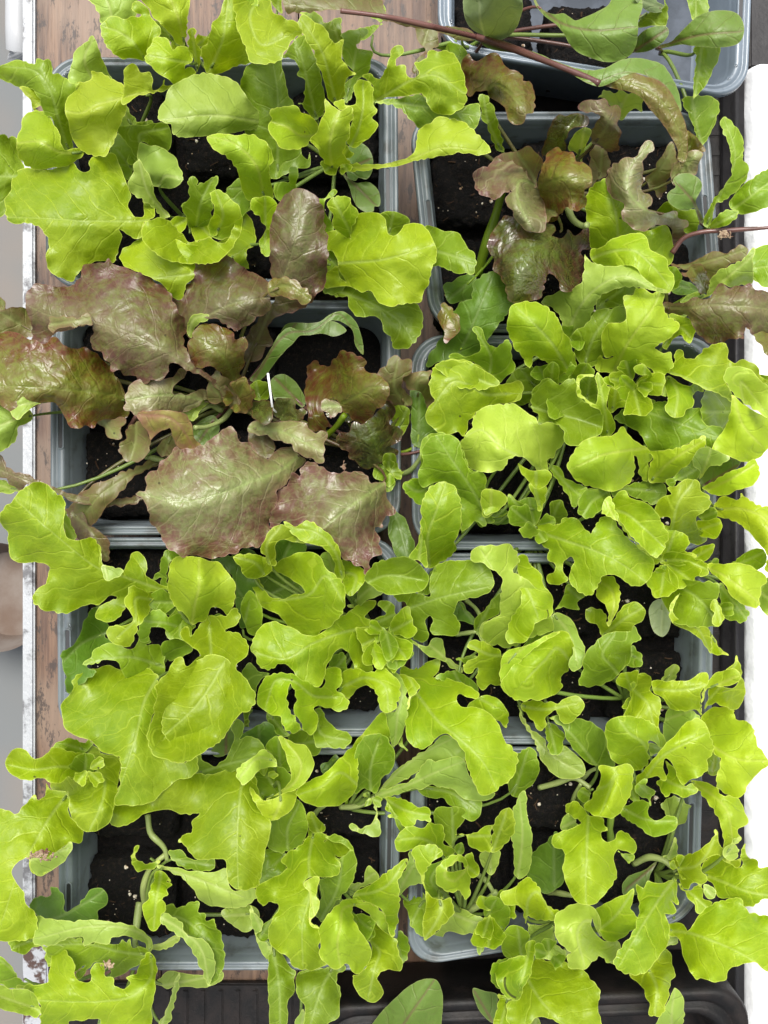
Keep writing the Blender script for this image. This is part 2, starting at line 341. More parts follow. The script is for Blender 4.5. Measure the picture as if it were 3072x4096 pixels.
    z = z - 1.1 * np.exp(-(v / 14.0) ** 2) * np.clip(D / 30.0, 0, 1)      # shallow groove along the rib
    # puckers inside
    pk = np.array([fold_noise(p[0], p[1], seed + 41, 1 / 75.0) * 2.0 + fold_noise(p[0], p[1], seed + 57, 1 / 30.0) * 0.45 for p in V])
    pka = 1.0
    if mk in ('R', 'S', 'U', 'M'): pka = 1.1
    if mk in ('C', 'CP', 'MC', 'T', 'S2'): pka = 0.25
    z = z + pk * pka * np.clip(D / 60.0, 0.15, 1)
    W = [P(p[0], p[1], zz / 1000) for p, zz in zip(V, z)]
    ksc = S * 0.9
    at = np.stack([u * ksc, v * sg * ksc, D * ksc], 1)
    return W, F, at
def tube(path, rad, seg=8):
    vs, fs = [], []; n = len(path)
    for i, p in enumerate(path):
        t = (path[min(i + 1, n - 1)] - path[max(i - 1, 0)]).normalized()
        a = t.orthogonal().normalized(); a = (Vector((0, 0, 1)).cross(t)); a = a.normalized() if a.length > 1e-3 else t.orthogonal().normalized()
        b = t.cross(a); r_ = rad(i / max(n - 1, 1)) if callable(rad) else rad
        for k in range(seg):
            w = 2 * math.pi * k / seg; vs.append(p + (a * math.cos(w) + b * math.sin(w)) * r_)
    for i in range(n - 1):
        for k in range(seg):
            k2 = (k + 1) % seg; fs.append((i * seg + k, i * seg + k2, (i + 1) * seg + k2, (i + 1) * seg + k))
    fs.append(tuple(range(seg))[::-1]); fs.append(tuple((n - 1) * seg + k for k in range(seg)))
    return vs, fs
def bez(p0, p1, p2, p3, n=12):
    return [p0 * (1 - t) ** 3 + p1 * 3 * t * (1 - t) ** 2 + p2 * 3 * t * t * (1 - t) + p3 * t ** 3 for t in [i / n for i in range(n + 1)]]
STEMMAT = {'S': 'U', 'U': 'U', 'M': 'B', 'R': 'B', 'B': 'B', 'C': 'V', 'CP': 'V', 'D': 'G', 'S2': 'T'}
def build_leaves(text):
    ox = oy = 0; cur = None; seed = 0
    def flush():
        if cur is None: return
        o = link_mesh(cur['name'], cur['v'], cur['f'], [M[k] for k in cur['m']], cur['root'], True, cur['mi'], cur['a'])
    def px(tok): a = tok.split(','); return (ox + float(a[0]) / 1.659, oy + float(a[1]) / 1.659)
    def add(vs, fs, at, mk):
        if mk not in cur['m']: cur['m'].append(mk)
        o = len(cur['v']); cur['v'] += list(vs); cur['f'] += [tuple(i + o for i in f) for f in fs]; cur['mi'] += [cur['m'].index(mk)] * len(fs)
        cur['a'] += [tuple(x) for x in at]
    for line in text.strip().splitlines():
        line = line.strip()
        if not line: continue
        if line[0] == 'T': _, x, y = line.split(); ox, oy = float(x), float(y); continue
        seed += 1; hd, *rest = [s.strip() for s in line.split(';')]; h = hd.split()
        if h[0].startswith('~'):
            flush(); k = h[0][1:]; zs = [float(a) for a in h[2].split(',')]; r_ = float(h[3]) / 1000
            pp = catmull([px(t) for t in rest[0].split()], 12.0, False); zz = np.interp(np.linspace(0, 1, len(pp)), np.linspace(0, 1, len(zs)), zs)
            path = [P(p[0], p[1], a / 1000) for p, a in zip(pp, zz)]; vs, fs = tube(path, lambda t: r_ * 0.78 * (1.12 - 0.25 * t + 0.10 * math.sin(t * 9 + seed)), 10)
            cur = dict(name='stem', root=ROOT[k], v=vs, f=fs, m=[h[1]], mi=[0] * len(fs), a=[(0.02, 0.01, 0.01)] * len(vs)); continue
        new = h[0] != '+'; mk = h[1]; nums = h[2:] if new else h[2:]
        zs = [float(a) for a in nums[0].split(',')]; e = float(nums[1])
        if not new and mk not in M: raise ValueError(line)
        ribp = [px(t) for t in rest[0].split()]; outp = [px(t) for t in rest[1].split()]
        pt = patch(ribp, zs, outp, e, seed, mk)
        if pt is None: print('EMPTY PATCH', line[:60]); continue
        if new:
            flush(); cur = dict(name='leaf', root=ROOT[h[0]], v=[], f=[], m=[], mi=[], a=[])
            add(*pt, mk)
            r0 = P(*ribp[0], zs[0] / 1000); r1 = P(*ribp[1], zs[min(1, len(zs) - 1)] / 1000); base = ROOT[h[0]].location.copy()
            d = (r0 - r1).normalized(); ln = (r0 - base).length
            if ln > 0.008:
                path = bez(r0 - d * 0.006 - Vector((0, 0, 0.0012)), r0 + d * ln * 0.3 - Vector((0, 0, 0.001)), base + Vector((0, 0, min(0.02, ln * 0.3))) + (r0 - base) * 0.1, base)
                sm = STEMMAT.get(mk, 'K'); vs, fs = tube(path, lambda t: 0.0006 + 0.0005 * min(1, t * 2))
                add(vs, fs, [(0.02, 0.01, 0.01)] * len(vs), sm)
        else: add(*pt, mk)
    flush()
# ---------------- setting
def simple(name, col, rough=0.5, spec=0.5, bump=0, bscale=200, col2=None, nscale=30, metal=0, detail=6, fac=(0.35, 0.65), stretch=None, bdist=0.001):
    m, n, l, b = mat(name); t = NT(m); oc = t.new('ShaderNodeTexCoord').outputs['Object']
    if stretch:
        mp = t.new('ShaderNodeMapping'); l.new(oc, mp.inputs[0]); mp.inputs['Scale'].default_value = stretch; oc = mp.outputs[0]
    b.inputs['Base Color'].default_value = (*col, 1); b.inputs['Roughness'].default_value = rough; b.inputs['Specular IOR Level'].default_value = spec; b.inputs['Metallic'].default_value = metal
    if col2: l.new(t.mix(t.mr(t.noise(oc, nscale, detail, 0.6), *fac), col, col2), b.inputs['Base Color'])
    if bump:
        bp = t.new('ShaderNodeBump'); bp.inputs['Strength'].default_value = bump; bp.inputs['Distance'].default_value = bdist
        l.new(t.noise(oc, bscale, 8, 0.65), bp.inputs['Height']); l.new(bp.outputs[0], b.inputs['Normal'])
    return m
m_soil = simple('peat_soil', (0.003, 0.0026, 0.0025), 0.85, 0.2, 1.0, 900, (0.02, 0.0135, 0.0095), 420, fac=(0.5, 0.72), bdist=0.0025)
m_bark = simple('bark', (0.035, 0.02, 0.012), 0.9, 0.1, 0, 1, (0.055, 0.035, 0.022), 200)
m_perl = simple('perlite', (0.55, 0.5, 0.42), 0.8, 0.2, 0.5, 900, (0.25, 0.16, 0.09), 300, fac=(0.45, 0.6))
m_tray = simple('grey_blue_plastic', (0.12, 0.143, 0.157), 0.36, 0.45, 0.12, 60, (0.062, 0.068, 0.066), 70, fac=(0.48, 0.72))
m_clear = simple('pale_blue_plastic', (0.16, 0.195, 0.23), 0.25, 0.5, 0.12, 60, (0.13, 0.16, 0.19), 25)
m_water = simple('water', (1, 1, 1), 0.03); m_water.node_tree.nodes['Principled BSDF'].inputs['Transmission Weight'].default_value = 1.0; m_water.node_tree.nodes['Principled BSDF'].inputs['IOR'].default_value = 1.33
m_trfloor = simple('tray_floor_plastic', (0.075, 0.09, 0.115), 0.65, 0.3, 0.3, 90, (0.04, 0.05, 0.065), 60)
m_slot = simple('dark_slot', (0.012, 0.013, 0.015), 0.5)
m_black = simple('black_plastic', (0.005, 0.0047, 0.0047), 0.5, 0.22, 0.3, 500, (0.013, 0.010, 0.009), 80)
m_metal = simple('galvanised_metal', (0.33, 0.345, 0.36), 0.5, 0.5, 0.5, 250, (0.10, 0.10, 0.105), 90, metal=0.2, fac=(0.5, 0.66))
m_darkm = simple('dark_weathered_metal', (0.022, 0.021, 0.022), 0.5, 0.3, 0.3, 300, (0.012, 0.011, 0.012), 60)
m_fleece = simple('white_fleece', (0.84, 0.86, 0.88), 0.9, 0.1, 0.25, 300, (0.6, 0.62, 0.64), 45, fac=(0.5, 0.8), bdist=0.003)
m_floor = simple('concrete_floor', (0.135, 0.142, 0.142), 0.9, 0.2, 0, 1, (0.165, 0.15, 0.135), 5, detail=2)
m_pot = simple('terracotta', (0.12, 0.085, 0.065), 0.8, 0.2, 0, 1, (0.19, 0.165, 0.145), 9)
m_pin = simple('white_enamel', (0.95, 0.95, 0.95), 0.3)
m_deb = simple('dry_brown_debris', (0.12, 0.06, 0.04), 0.9, 0.1, 0.4, 900, (0.35, 0.27, 0.18), 300)
# wood with grain along Y
m_wood, n, l, b = mat('weathered_wood'); t = NT(m_wood); oc = t.new('ShaderNodeTexCoord').outputs['Object']
mp = t.new('ShaderNodeMapping'); l.new(oc, mp.inputs[0]); mp.inputs['Scale'].default_value = (1, 0.07, 1)
mp2 = t.new('ShaderNodeMapping'); l.new(oc, mp2.inputs[0]); mp2.inputs['Scale'].default_value = (1, 0.4, 1); g1 = t.noise(mp.outputs[0], 260, 6, 0.65); g2 = t.noise(mp.outputs[0], 60, 3); g3 = t.noise(mp2.outputs[0], 150, 6, 0.75); g4 = t.noise(oc, 14, 2)
col = t.mix(t.mr(g1, 0.35, 0.65), (0.058, 0.029, 0.017), (0.155, 0.090, 0.053))
col = t.mix(t.math('MULTIPLY', t.mr(g2, 0.45, 0.7), 0.5), col, (0.09, 0.042, 0.026))
col = t.mix(t.math('MULTIPLY', t.mr(g4, 0.45, 0.65), 0.55), col, (0.215, 0.155, 0.11))
col = t.mix(t.math('MULTIPLY', t.mr(g3, 0.53, 0.61), 0.85), col, (0.022, 0.014, 0.011))
l.new(col, b.inputs['Base Color']); b.inputs['Roughness'].default_value = 0.55
bp = t.new('ShaderNodeBump'); bp.inputs['Strength'].default_value = 0.5; bp.inputs['Distance'].default_value = 0.001; l.new(g1, bp.inputs['Height']); l.new(bp.outputs[0], b.inputs['Normal'])

def boxpx(x0, y0, x1, y1, zt, zb, bev=0.0008, top_only_px=True):
    """box whose top outline is given in photo pixels at its top height"""
    a = P(x0, y0, zt); c = P(x1, y1, zt); bm = bmesh.new()
    bmesh.ops.create_cube(bm, size=1); 
    for v in bm.verts:
        v.co = Vector((a.x if v.co.x < 0 else c.x, c.y if v.co.y < 0 else a.y, zb if v.co.z < 0 else zt))
    if bev: bmesh.ops.bevel(bm, geom=bm.edges[:], offset=bev, segments=2, affect='EDGES')
    return bm
def bm_obj(name, bm, m, parent=None, smooth=False):
    me = bpy.data.meshes.new(name)
    if parent is not None: bmesh.ops.translate(bm, verts=bm.verts, vec=-parent.location)
    if smooth:
        for f in bm.faces: f.smooth = True
    bm.to_mesh(me); bm.free()
    for q in (m if isinstance(m, list) else [m]): me.materials.append(q)
    o = bpy.data.objects.new(name, me); C.objects.link(o)
    if parent is not None: o.parent = parent
    return o
fl = bmesh.new(); bmesh.ops.create_grid(fl, x_segments=1, y_segments=1, size=6); bmesh.ops.translate(fl, verts=fl.verts, vec=(0, 0, -0.85))
tag(bm_obj('floor', fl, m_floor), kind='structure')
ZB = -0.0615
for i, (xa, xb) in enumerate(((140, 640), (646, 1190), (1196, 1765))):
    o = bm_obj('wood_plank', boxpx(xa, -700, xb, 4900, ZB, ZB - 0.022, 0.001), m_wood)
    tag(o, ('weathered brown plank along the left metal edge', 'weathered plank under the middle of the left trays', 'wet dark plank showing in the gap between the tray columns')[i], 'plank', 'wooden planks of the bench')
# metal edge at the left
me_ = thing('metal_edge', P(110, 2048, ZB), 'galvanised metal edge strip with rust running down the left side', 'metal strip')
bm_obj('top_strip', boxpx(88, -700, 137, 4900, ZB + 0.004, ZB - 0.03, 0.0012), m_metal, me_)
bm_obj('rusty_flange', boxpx(90, 3780, 190, 4900, ZB + 0.0065, ZB + 0.001, 0.001), simple('rusty_metal', (0.30, 0.31, 0.33), 0.5, 0.5, 0.4, 300, (0.05, 0.025, 0.018), 120, fac=(0.45, 0.55)), me_)
# pipe at top left
vsf = tube([P(70, -400, -0.09), P(70, 120, -0.09), P(72, 200, -0.092), P(78, 245, -0.10), P(80, 250, -0.13), P(80, 252, -0.2)], 0.0075, 20)
tag(link_mesh('bent_pipe', vsf[0], vsf[1], [simple('grey_pipe', (0.36, 0.37, 0.38), 0.45, 0.5, 0.2, 80)]), 'bent grey metal pipe in the top left corner', 'pipe')
# pot on the floor far below
pot = bmesh.new(); bmesh.ops.create_cone(pot, cap_ends=True, segments=48, radius1=0.05, radius2=0.075, depth=0.10)
top = [f for f in pot.faces if f.normal.z > 0.9][0]; r = bmesh.ops.inset_region(pot, faces=[top], thickness=0.008); bmesh.ops.translate(pot, verts=top.verts, vec=(0, 0, -0.06))
pc = P(-20, 2390, -0.75); bmesh.ops.translate(pot, verts=pot.verts, vec=(pc.x, pc.y, -0.80))
tag(bm_obj('flower_pot', pot, m_pot), 'blurred brown clay pot on the floor past the left metal edge', 'pot')
# black corrugated tray under the right column and along the bottom
bt = thing('corrugated_tray', P(2350, 2048, ZB + 0.003), 'black ribbed plastic sheet under the right hand trays', 'plastic sheet')
bm_obj('base', boxpx(1772, -700, 2975, 4900, ZB + 0.001, ZB - 0.02, 0.001), m_black, bt)
rb = bmesh.new()
for i in range(70):
    y = -600 + i * 80
    v = boxpx(1790, y, 2950, y + 26, ZB + 0.0018, ZB + 0.0005, 0.0008); me2 = bpy.data.meshes.new('t'); v.to_mesh(me2); rb.from_mesh(me2); v.free(); bpy.data.meshes.remove(me2)
bm_obj('ribs', rb, m_black, bt)
bs = thing('corrugated_tray', P(900, 4150, ZB + 0.005), 'black ribbed plastic sheet at the bottom below the left trays', 'plastic sheet')
bm_obj('base', boxpx(215, 3935, 1760, 4900, ZB + 0.006, ZB + 0.001, 0.001), m_black, bs)
rb = bmesh.new()
for i in range(22):
    x = 240 + i * 70
    v = boxpx(x, 3960, x + 22, 4880, ZB + 0.0072, ZB + 0.0055, 0.0008); me2 = bpy.data.meshes.new('t'); v.to_mesh(me2); rb.from_mesh(me2); v.free(); bpy.data.meshes.remove(me2)
bm_obj('ribs', rb, m_black, bs)
# right side: dark beam, then sunlit white fleece
bm = boxpx(2905, -700, 2990, 4900, ZB + 0.012, ZB - 0.03, 0.005)
tag(bm_obj('dark_beam', bm, m_darkm, smooth=True), 'dark weathered metal beam running down the right side', 'beam')
wf = bmesh.new(); bmesh.ops.create_grid(wf, x_segments=60, y_segments=220, size=0.5)
a0 = P(2985, 270, -0.05); a1 = P(3700, 4900, -0.05)
tag(bm_obj('dark_panel', boxpx(3000, -900, 3900, 268, ZB + 0.008, ZB - 0.02, 0.001), m_darkm), 'dark panel beyond the top right corner of the chard tray', 'panel')
for v in wf.verts:
    fx = (v.co.x + 0.5); fy = (v.co.y + 0.5); x = a0.x + (a1.x - a0.x) * fx; y = a1.y + (a0.y - a1.y) * fy
    nn = noise.noise(Vector((x * 90, y * 90, 0))) * 0.0010 + noise.noise(Vector((x * 400, y * 400, 3))) * 0.0001
    v.co = Vector((x + (noise.noise(Vector((y * 60, 5, 0))) * 0.0025 + noise.noise(Vector((y * 500, 9, 0))) * 0.0004) * (1 - fx), y, -0.046 + nn - 0.014 * max(0, 1 - fx * 14) ** 2))
o = bm_obj('fleece', wf, m_fleece, smooth=True); sm = o.modifiers.new('s', 'SOLIDIFY'); sm.thickness = 0.004
tag(o, 'bright white fleece sheet at the right edge of the bench', 'fleece')

# trays
def rrect(quad, inset, z, rad, n=8):
    """rounded quad loop in world coordinates, inset in metres"""
    pts = [P(x, y, 0) for x, y in quad]; c = sum(pts, Vector()) / 4; out = []
    q = []
    for i in range(4):
        p0, p1, p2 = pts[i - 1], pts[i], pts[(i + 1) % 4]; a = (p0 - p1).normalized(); b_ = (p2 - p1).normalized()
        ix, iy = inset if isinstance(inset, tuple) else (inset, inset)
        # inset along both edges
        def w(dv): return ix if abs(dv.x) > abs(dv.y) else iy
        q.append(p1 + a * w(a) + b_ * w(b_))
    for i in range(4):
        p0, p1, p2 = q[i - 1], q[i], q[(i + 1) % 4]; a = (p0 - p1).normalized(); b_ = (p2 - p1).normalized()
        rr = max(rad, 0.001); s, e_ = p1 + a * rr, p1 + b_ * rr
        for k in range(n + 1):
            tt = k / n; k_ = 0.45
            c1 = s.lerp(p1, 1 - k_ * 0 - 0.45 + 0.0); c2 = e_.lerp(p1, 0.55)
            p = bez(s, s.lerp(p1, 0.55), e_.lerp(p1, 0.55), e_, n)[k]; out.append(Vector((p.x, p.y, z)))
    return out
def loft(loops, close_last=True):
    vs, fs = [], []; n = len(loops[0])
    for L in loops: vs += L
    for i in range(len(loops) - 1):
        for k in range(n):
            k2 = (k + 1) % n; fs.append((i * n + k, i * n + k2, (i + 1) * n + k2, (i + 1) * n + k))
    if close_last: fs.append(tuple((len(loops) - 1) * n + k for k in range(n)))
    return vs, fs
def tray(quad, where, m=None, zt=0.0, slots=((-1, .5), (1, .5)), depth=0.06, name='seed_tray', lab='grey plastic tray'):
    m = m or m_tray; c = sum((P(x, y, 0) for x, y in quad), Vector()) / 4; c.z = zt - depth
    root = thing(name, c, lab + ' ' + where, 'tray', 'plastic trays in two columns')
    prof = [((0, 0), -0.005), ((0, 0), -0.0012), ((.0005, .0005), -0.0002), ((.0012, .0012), 0), ((.0022, .0018), -0.0002), ((.003, .0024), -0.0014), ((.0038, .003), -0.0015), ((.0046, .0036), -0.0004),
            ((.007, .0044), -0.0004), ((.0078, .005), -0.0012), ((.0086, .0056), -0.006), ((.0092, .006), -0.0075), ((.0098, .0064), -0.0085), ((.012, .009), -0.052), ((.0145, .0115), -0.0545), ((.02, .017), -0.0555), ((.022, .019), -0.0555), ((.03, .027), -0.0555), ((.045, .04), -0.0555)]
    loops = [rrect(quad, p, zt + z * (depth / 0.06 if z < -0.02 else 1), 0.019 - min(p[0], 0.01) * 0.6) for p, z in prof]
    vs, fs = loft(loops)
    o = link_mesh('shell', vs, fs, [m], root); sd = o.modifiers.new('s', 'SOLIDIFY'); sd.thickness = 0.0007; sd.offset = 1
    db = bmesh.new(); rd = random.Random(len(where)); lp = loops[8]; lq = loops[13]
    for i in range(46):
        j = rd.randrange(len(lp)); a_, b_ = lp[j], lp[(j + 1) % len(lp)]; f_ = rd.random(); pt_ = a_.lerp(b_, f_)
        if rd.random() < .45: pt_ = pt_.lerp(lq[j].lerp(lq[(j + 1) % len(lq)], f_), rd.uniform(.15, .7))
        r__ = rd.uniform(.0003, .0011)
        g_ = bmesh.ops.create_icosphere(db, subdivisions=2, radius=r__)
        for v in g_['verts']: v.co = Vector((v.co.x, v.co.y * rd.choice((1, 1)), v.co.z * .45)) + pt_ + Vector((0, 0, .0001))
    bm_obj('water_drops', db, m_water, root, True)['kind'] = 'stuff'
    lf = rrect(quad, (.0152, .0122), zt - 0.0538, 0.011); link_mesh('tray_floor', lf, [tuple(range(len(lf)))], [m_trfloor], root, False)
    for side, f in slots:
        i0, i1 = ((0, 3) if side < 0 else (1, 2)); p = P(*quad[i0], 0).lerp(P(*quad[i1], 0), f); dr = (P(*quad[i1], 0) - P(*quad[i0], 0)).normalized()
        pr = Vector((-dr.y, dr.x, 0)); pr = pr if pr.x * -side > 0 else -pr
        ctr = p + pr * 0.0058; ctr.z = zt; L_ = 0.016
        ring = bmesh.new(); vsl = []
        for rr, zz in ((0.0021, -0.0006), (0.0018, 0.0004), (0.0013, 0.0003), (0.0010, -0.0016)):
            vsl.append([ctr + dr * (L_ * (1 if math.cos(w) > 0 else -1) + rr * math.cos(w)) + pr * rr * math.sin(w) + Vector((0, 0, zz)) for w in [2 * math.pi * (k + .5) / 24 for k in range(24)]])
        v_, f_ = loft(vsl, False); link_mesh('slot_rim', v_, f_, [m], root)
        v_, f_ = loft([[q - Vector((0, 0, 0)) for q in vsl[3]], [q - Vector((0, 0, .0004)) for q in vsl[3]]], True)
        zf = [Vector((q.x, q.y, zt + 0.00005)) for q in vsl[3]]
        link_mesh('slot', [Vector((q.x, q.y, zt - 0.0001)) for q in vsl[3]], [tuple(range(24))], [m_slot], root)
    return root
TR = {
 'L1': ([(180, 225), (1590, 225), (1596, 1150), (180, 1150)], 'at the top left, rim showing beside the planks', m_tray),
 'L2': ([(198, 1195), (1602, 1200), (1604, 2140), (200, 2140)], 'in the left column holding the purple lettuce', m_tray),
 'L3': ([(224, 2150), (1608, 2150), (1606, 2950), (230, 2950)], 'in the left column behind the biggest lime lettuce', m_tray),
 'L4': ([(232, 2985), (1606, 2985), (1590, 3885), (232, 3885)], 'at the bottom left with bare black soil blocks', m_tray),
 'R0': ([(1752, -540), (3030, -480), (2995, 392), (1752, 190)], 'in the top right corner holding chard', m_clear),
 'R1': ([(1632, 442), (2838, 436), (2905, 1332), (1725, 1327)], 'on the upper right holding the bronze lettuce', m_tray),
 'R2': ([(1640, 1336), (2885, 1342), (2865, 2205), (1650, 2200)], 'second of the right column below the bronze lettuce', m_tray),
 'R3': ([(1642, 2212), (2862, 2216), (2850, 2985), (1642, 2980)], 'third of the right column with the curly small lettuce', m_tray),
 'R4': ([(1645, 2992), (2818, 2995), (2800, 3690), (1628, 3878)], 'at the lower right with a slanting front rim', m_tray),
}
SL = {'L1': ((1, .62),), 'L2': ((-1, .5),), 'L3': ((-1, .62), (1, .9)), 'L4': ((-1, .75), (1, .45)), 'R0': ((1, .5),), 'R1': ((-1, .55), (1, .52)), 'R2': ((-1, .5),), 'R3': ((1, .78), (-1, .5)), 'R4': ((1, .5), (-1, .6))}
for k, (q, w, m) in TR.items(): tray(q, w, m, slots=SL[k], zt={'L': 0.0, 'R': -0.001}[k[0]])
# lip of the black carry tray at the bottom
def blacktray():
    quad = [(1230, 4075), (3035, 3995), (3050, 4900), (1230, 4900)]; c = sum((P(x, y, 0) for x, y in quad), Vector()) / 4; c.z = -0.06
    root = thing('black_carry_tray', c, 'glossy black plastic carry tray showing its rounded corner at bottom right', 'tray')
    prof = [(0, -0.045), (0, -0.003), (0.001, -0.0008), (0.003, 0), (0.006, -0.0006), (0.0075, -0.003), (0.0085, -0.003), (0.010, -0.0005), (0.012, 0), (0.0135, -0.001), (0.015, -0.006), (0.02, -0.04), (0.03, -0.042)]
    v_, f_ = loft([rrect(quad, a, -0.012 + z, 0.02) for a, z in prof]); o = link_mesh('shell', v_, f_, [m_black], root)
    sd = o.modifiers.new('s', 'SOLIDIFY'); sd.thickness = 0.0008; sd.offset = 1
blacktray()

# soil blocks
rs = random.Random(5)
def soil_block(cx, cy, w, h, root_label, seed, zt):
    root = thing('soil_block', Vector((cx, cy, -0.058)), root_label, 'soil block', 'pressed black soil blocks')
    bm = bmesh.new(); bmesh.ops.create_cube(bm, size=1); bmesh.ops.subdivide_edges(bm, edges=bm.edges[:], cuts=22, use_grid_fill=True)
    hz = (zt + 0.0578)
    for v in bm.verts:
        p = v.co * 2; q = Vector((p.x, p.y, p.z)); L8 = (abs(q.x) ** 8 + abs(q.y) ** 8 + abs(q.z) ** 8) ** (1 / 8); q = q / max(L8, 1e-6)
        c = Vector((q.x * w / 2, q.y * h / 2, q.z * hz / 2 + (zt - hz / 2)))
        nv = Vector((c.x + seed, c.y, c.z)); d = noise.noise(nv * 120) * 0.0026 + noise.noise(nv * 330) * 0.0018 + noise.noise(nv * 900) * 0.0013
        v.co = c + q.normalized() * d + Vector((cx, cy, 0))
        if v.co.z < -0.0578: v.co.z = -0.0578
    bm_obj('block', bm, m_soil, root, True)
    pb = bmesh.new(); cl = [(rs.uniform(-.3, .3) * w, rs.uniform(-.3, .3) * h) for _ in range(2)]
    for i in range(24):
        if rs.random() < .45: a, b_ = rs.choice(cl); x, y = a + rs.gauss(0, .004), b_ + rs.gauss(0, .004)
        else: x, y = rs.uniform(-.45, .45) * w, rs.uniform(-.45, .45) * h
        r_ = rs.uniform(.00015, .0005) if rs.random() < .86 else rs.uniform(.0006, .0014)
        g_ = bmesh.ops.create_icosphere(pb, subdivisions=2, radius=r_)
        for v in g_['verts']: v.co = v.co * (1 + noise.noise(v.co * 900 + Vector((i, 0, 0))) * .6) + Vector((cx + x, cy + y, zt + .0004 + noise.noise(Vector((cx + x + seed, cy + y, zt)) * 120) * .002))
    bm_obj('perlite_crumbs', pb, m_perl, root, True)
    fb = bmesh.new()
    for i in range(16):
        x, y = rs.uniform(-.46, .46) * w, rs.uniform(-.46, .46) * h; z_ = zt + .0004 + noise.noise(Vector((cx + x + seed, cy + y, zt)) * 120) * .0022
        a_ = rs.uniform(0, 6.3); L_ = rs.uniform(.0006, .0028); d_ = Vector((math.cos(a_), math.sin(a_), rs.uniform(-.2, .3))) * L_; p_ = Vector((cx + x, cy + y, z_))
        v_, f_ = tube([p_ - d_, p_ + Vector((rs.gauss(0, .0003), rs.gauss(0, .0003), .0004)), p_ + d_], rs.uniform(.00012, .0005), 5)
        q_ = [fb.verts.new(k_) for k_ in v_]
        for f in f_: fb.faces.new([q_[j] for j in f])
    bm_obj('bark_crumbs', fb, m_bark, root, False)
names = {'L1': 'top left tray', 'L2': 'purple lettuce tray', 'L3': 'third tray of the left column', 'L4': 'bottom left tray', 'R0': 'chard tray', 'R1': 'bronze lettuce tray', 'R2': 'second tray of the right column', 'R3': 'third tray of the right column', 'R4': 'lowest right tray'}
for k, (q, w_, m) in TR.items():
    A, B_, Cc, Dd = [P(x, y, 0) for x, y in q]
    for r_ in range(2):
        for c_ in range(3):
            if k == 'R0' and (r_ == 0 or c_ == 2): continue
            if k == 'L2' and (c_ == 2 and r_ == 0): continue
            u, v = (0.19 + 0.31 * c_), (0.27 + 0.46 * r_); p = A.lerp(B_, u).lerp(Dd.lerp(Cc, u), v)
            W_ = (A - B_).length * 0.27; H_ = (A - Dd).length * 0.385
            soil_block(p.x + rs.uniform(-.001, .001), p.y + rs.uniform(-.001, .001), W_ * rs.uniform(.94, 1), H_ * rs.uniform(.94, 1),
                       f"pressed black soil block, {('upper', 'lower')[r_]} {('left', 'middle', 'right')[c_]} one in the {names[k]}", rs.uniform(0, 9), -0.017 + rs.uniform(-.002, .001))
# black layer added in the trays to darken the gaps between the blocks
for k, (q, w_, m) in TR.items():
    if k == 'R0': continue
    lp = rrect(q, (0.0112, 0.0085), -0.033, 0.012); c = sum(lp, Vector()) / len(lp); bm = bmesh.new()
    x0, x1, y0, y1 = min(v.x for v in lp), max(v.x for v in lp), min(v.y for v in lp), max(v.y for v in lp)
    vs_ = [bm.verts.new((v.x, v.y, v.z)) for v in lp]; f = bm.faces.new(vs_); 
    if f.normal.z < 0: f.normal_flip()
    r_ = bmesh.ops.triangulate(bm, faces=[f]); bmesh.ops.subdivide_edges(bm, edges=bm.edges[:], cuts=5, use_grid_fill=True)
    for v in bm.verts: v.co.z += noise.noise(v.co * 150) * .002
    tag(bm_obj('dark_gap_layer', bm, m_soil, smooth=True), 'added black layer darkening the gaps in the ' + names[k], 'soil', kind='stuff')
# white pin
a_, b_ = P(1000 + 119 / 1.659, 900 + 985 / 1.659, 0.045), P(1000 + 149 / 1.659, 900 + 1218 / 1.659, 0.030)
v_, f_ = tube([a_, b_, b_ + Vector((0.0005, -0.0005, -0.046))], 0.00055, 8)
tag(link_mesh('white_pin', v_, f_, [m_pin]), 'thin white wire pin standing between the two purple lettuces', 'pin')
# dried bits
def debris(px_, py_, z, label, n_, spread, seed):
    rr = random.Random(seed); c = P(px_, py_, z); bm = bmesh.new()
    for i in range(n_):
        d = Vector((rr.gauss(0, 1), rr.gauss(0, .5), rr.uniform(-.1, .35))).normalized(); p = c + Vector((rr.gauss(0, spread), rr.gauss(0, spread * .5), rr.uniform(0, .001)))
        v_, f_ = tube([p - d * rr.uniform(.0004, .0013), p + Vector((0, 0, .0006)), p + d * rr.uniform(.0004, .0013) + Vector((rr.gauss(0, .0006), rr.gauss(0, .0006), 0))], rr.uniform(.00015, .0006), 5)
        vv = [bm.verts.new(x) for x in v_]
        for f in f_: bm.faces.new([vv[j] for j in f])
    tag(bm_obj('dried_debris', bm, m_deb), label, 'debris')
debris(165, 3420, 0.060, 'dried brown flower remains lying on a leaf at the lower left', 46, .0028, 1)
debris(430, 3855, 0.052, 'small dry flower crumb on the arching leaf at bottom left', 18, .0012, 2)
debris(2895, 938, 0.030, 'dried root wisp on the pinkish stem at right', 34, .0016, 3)
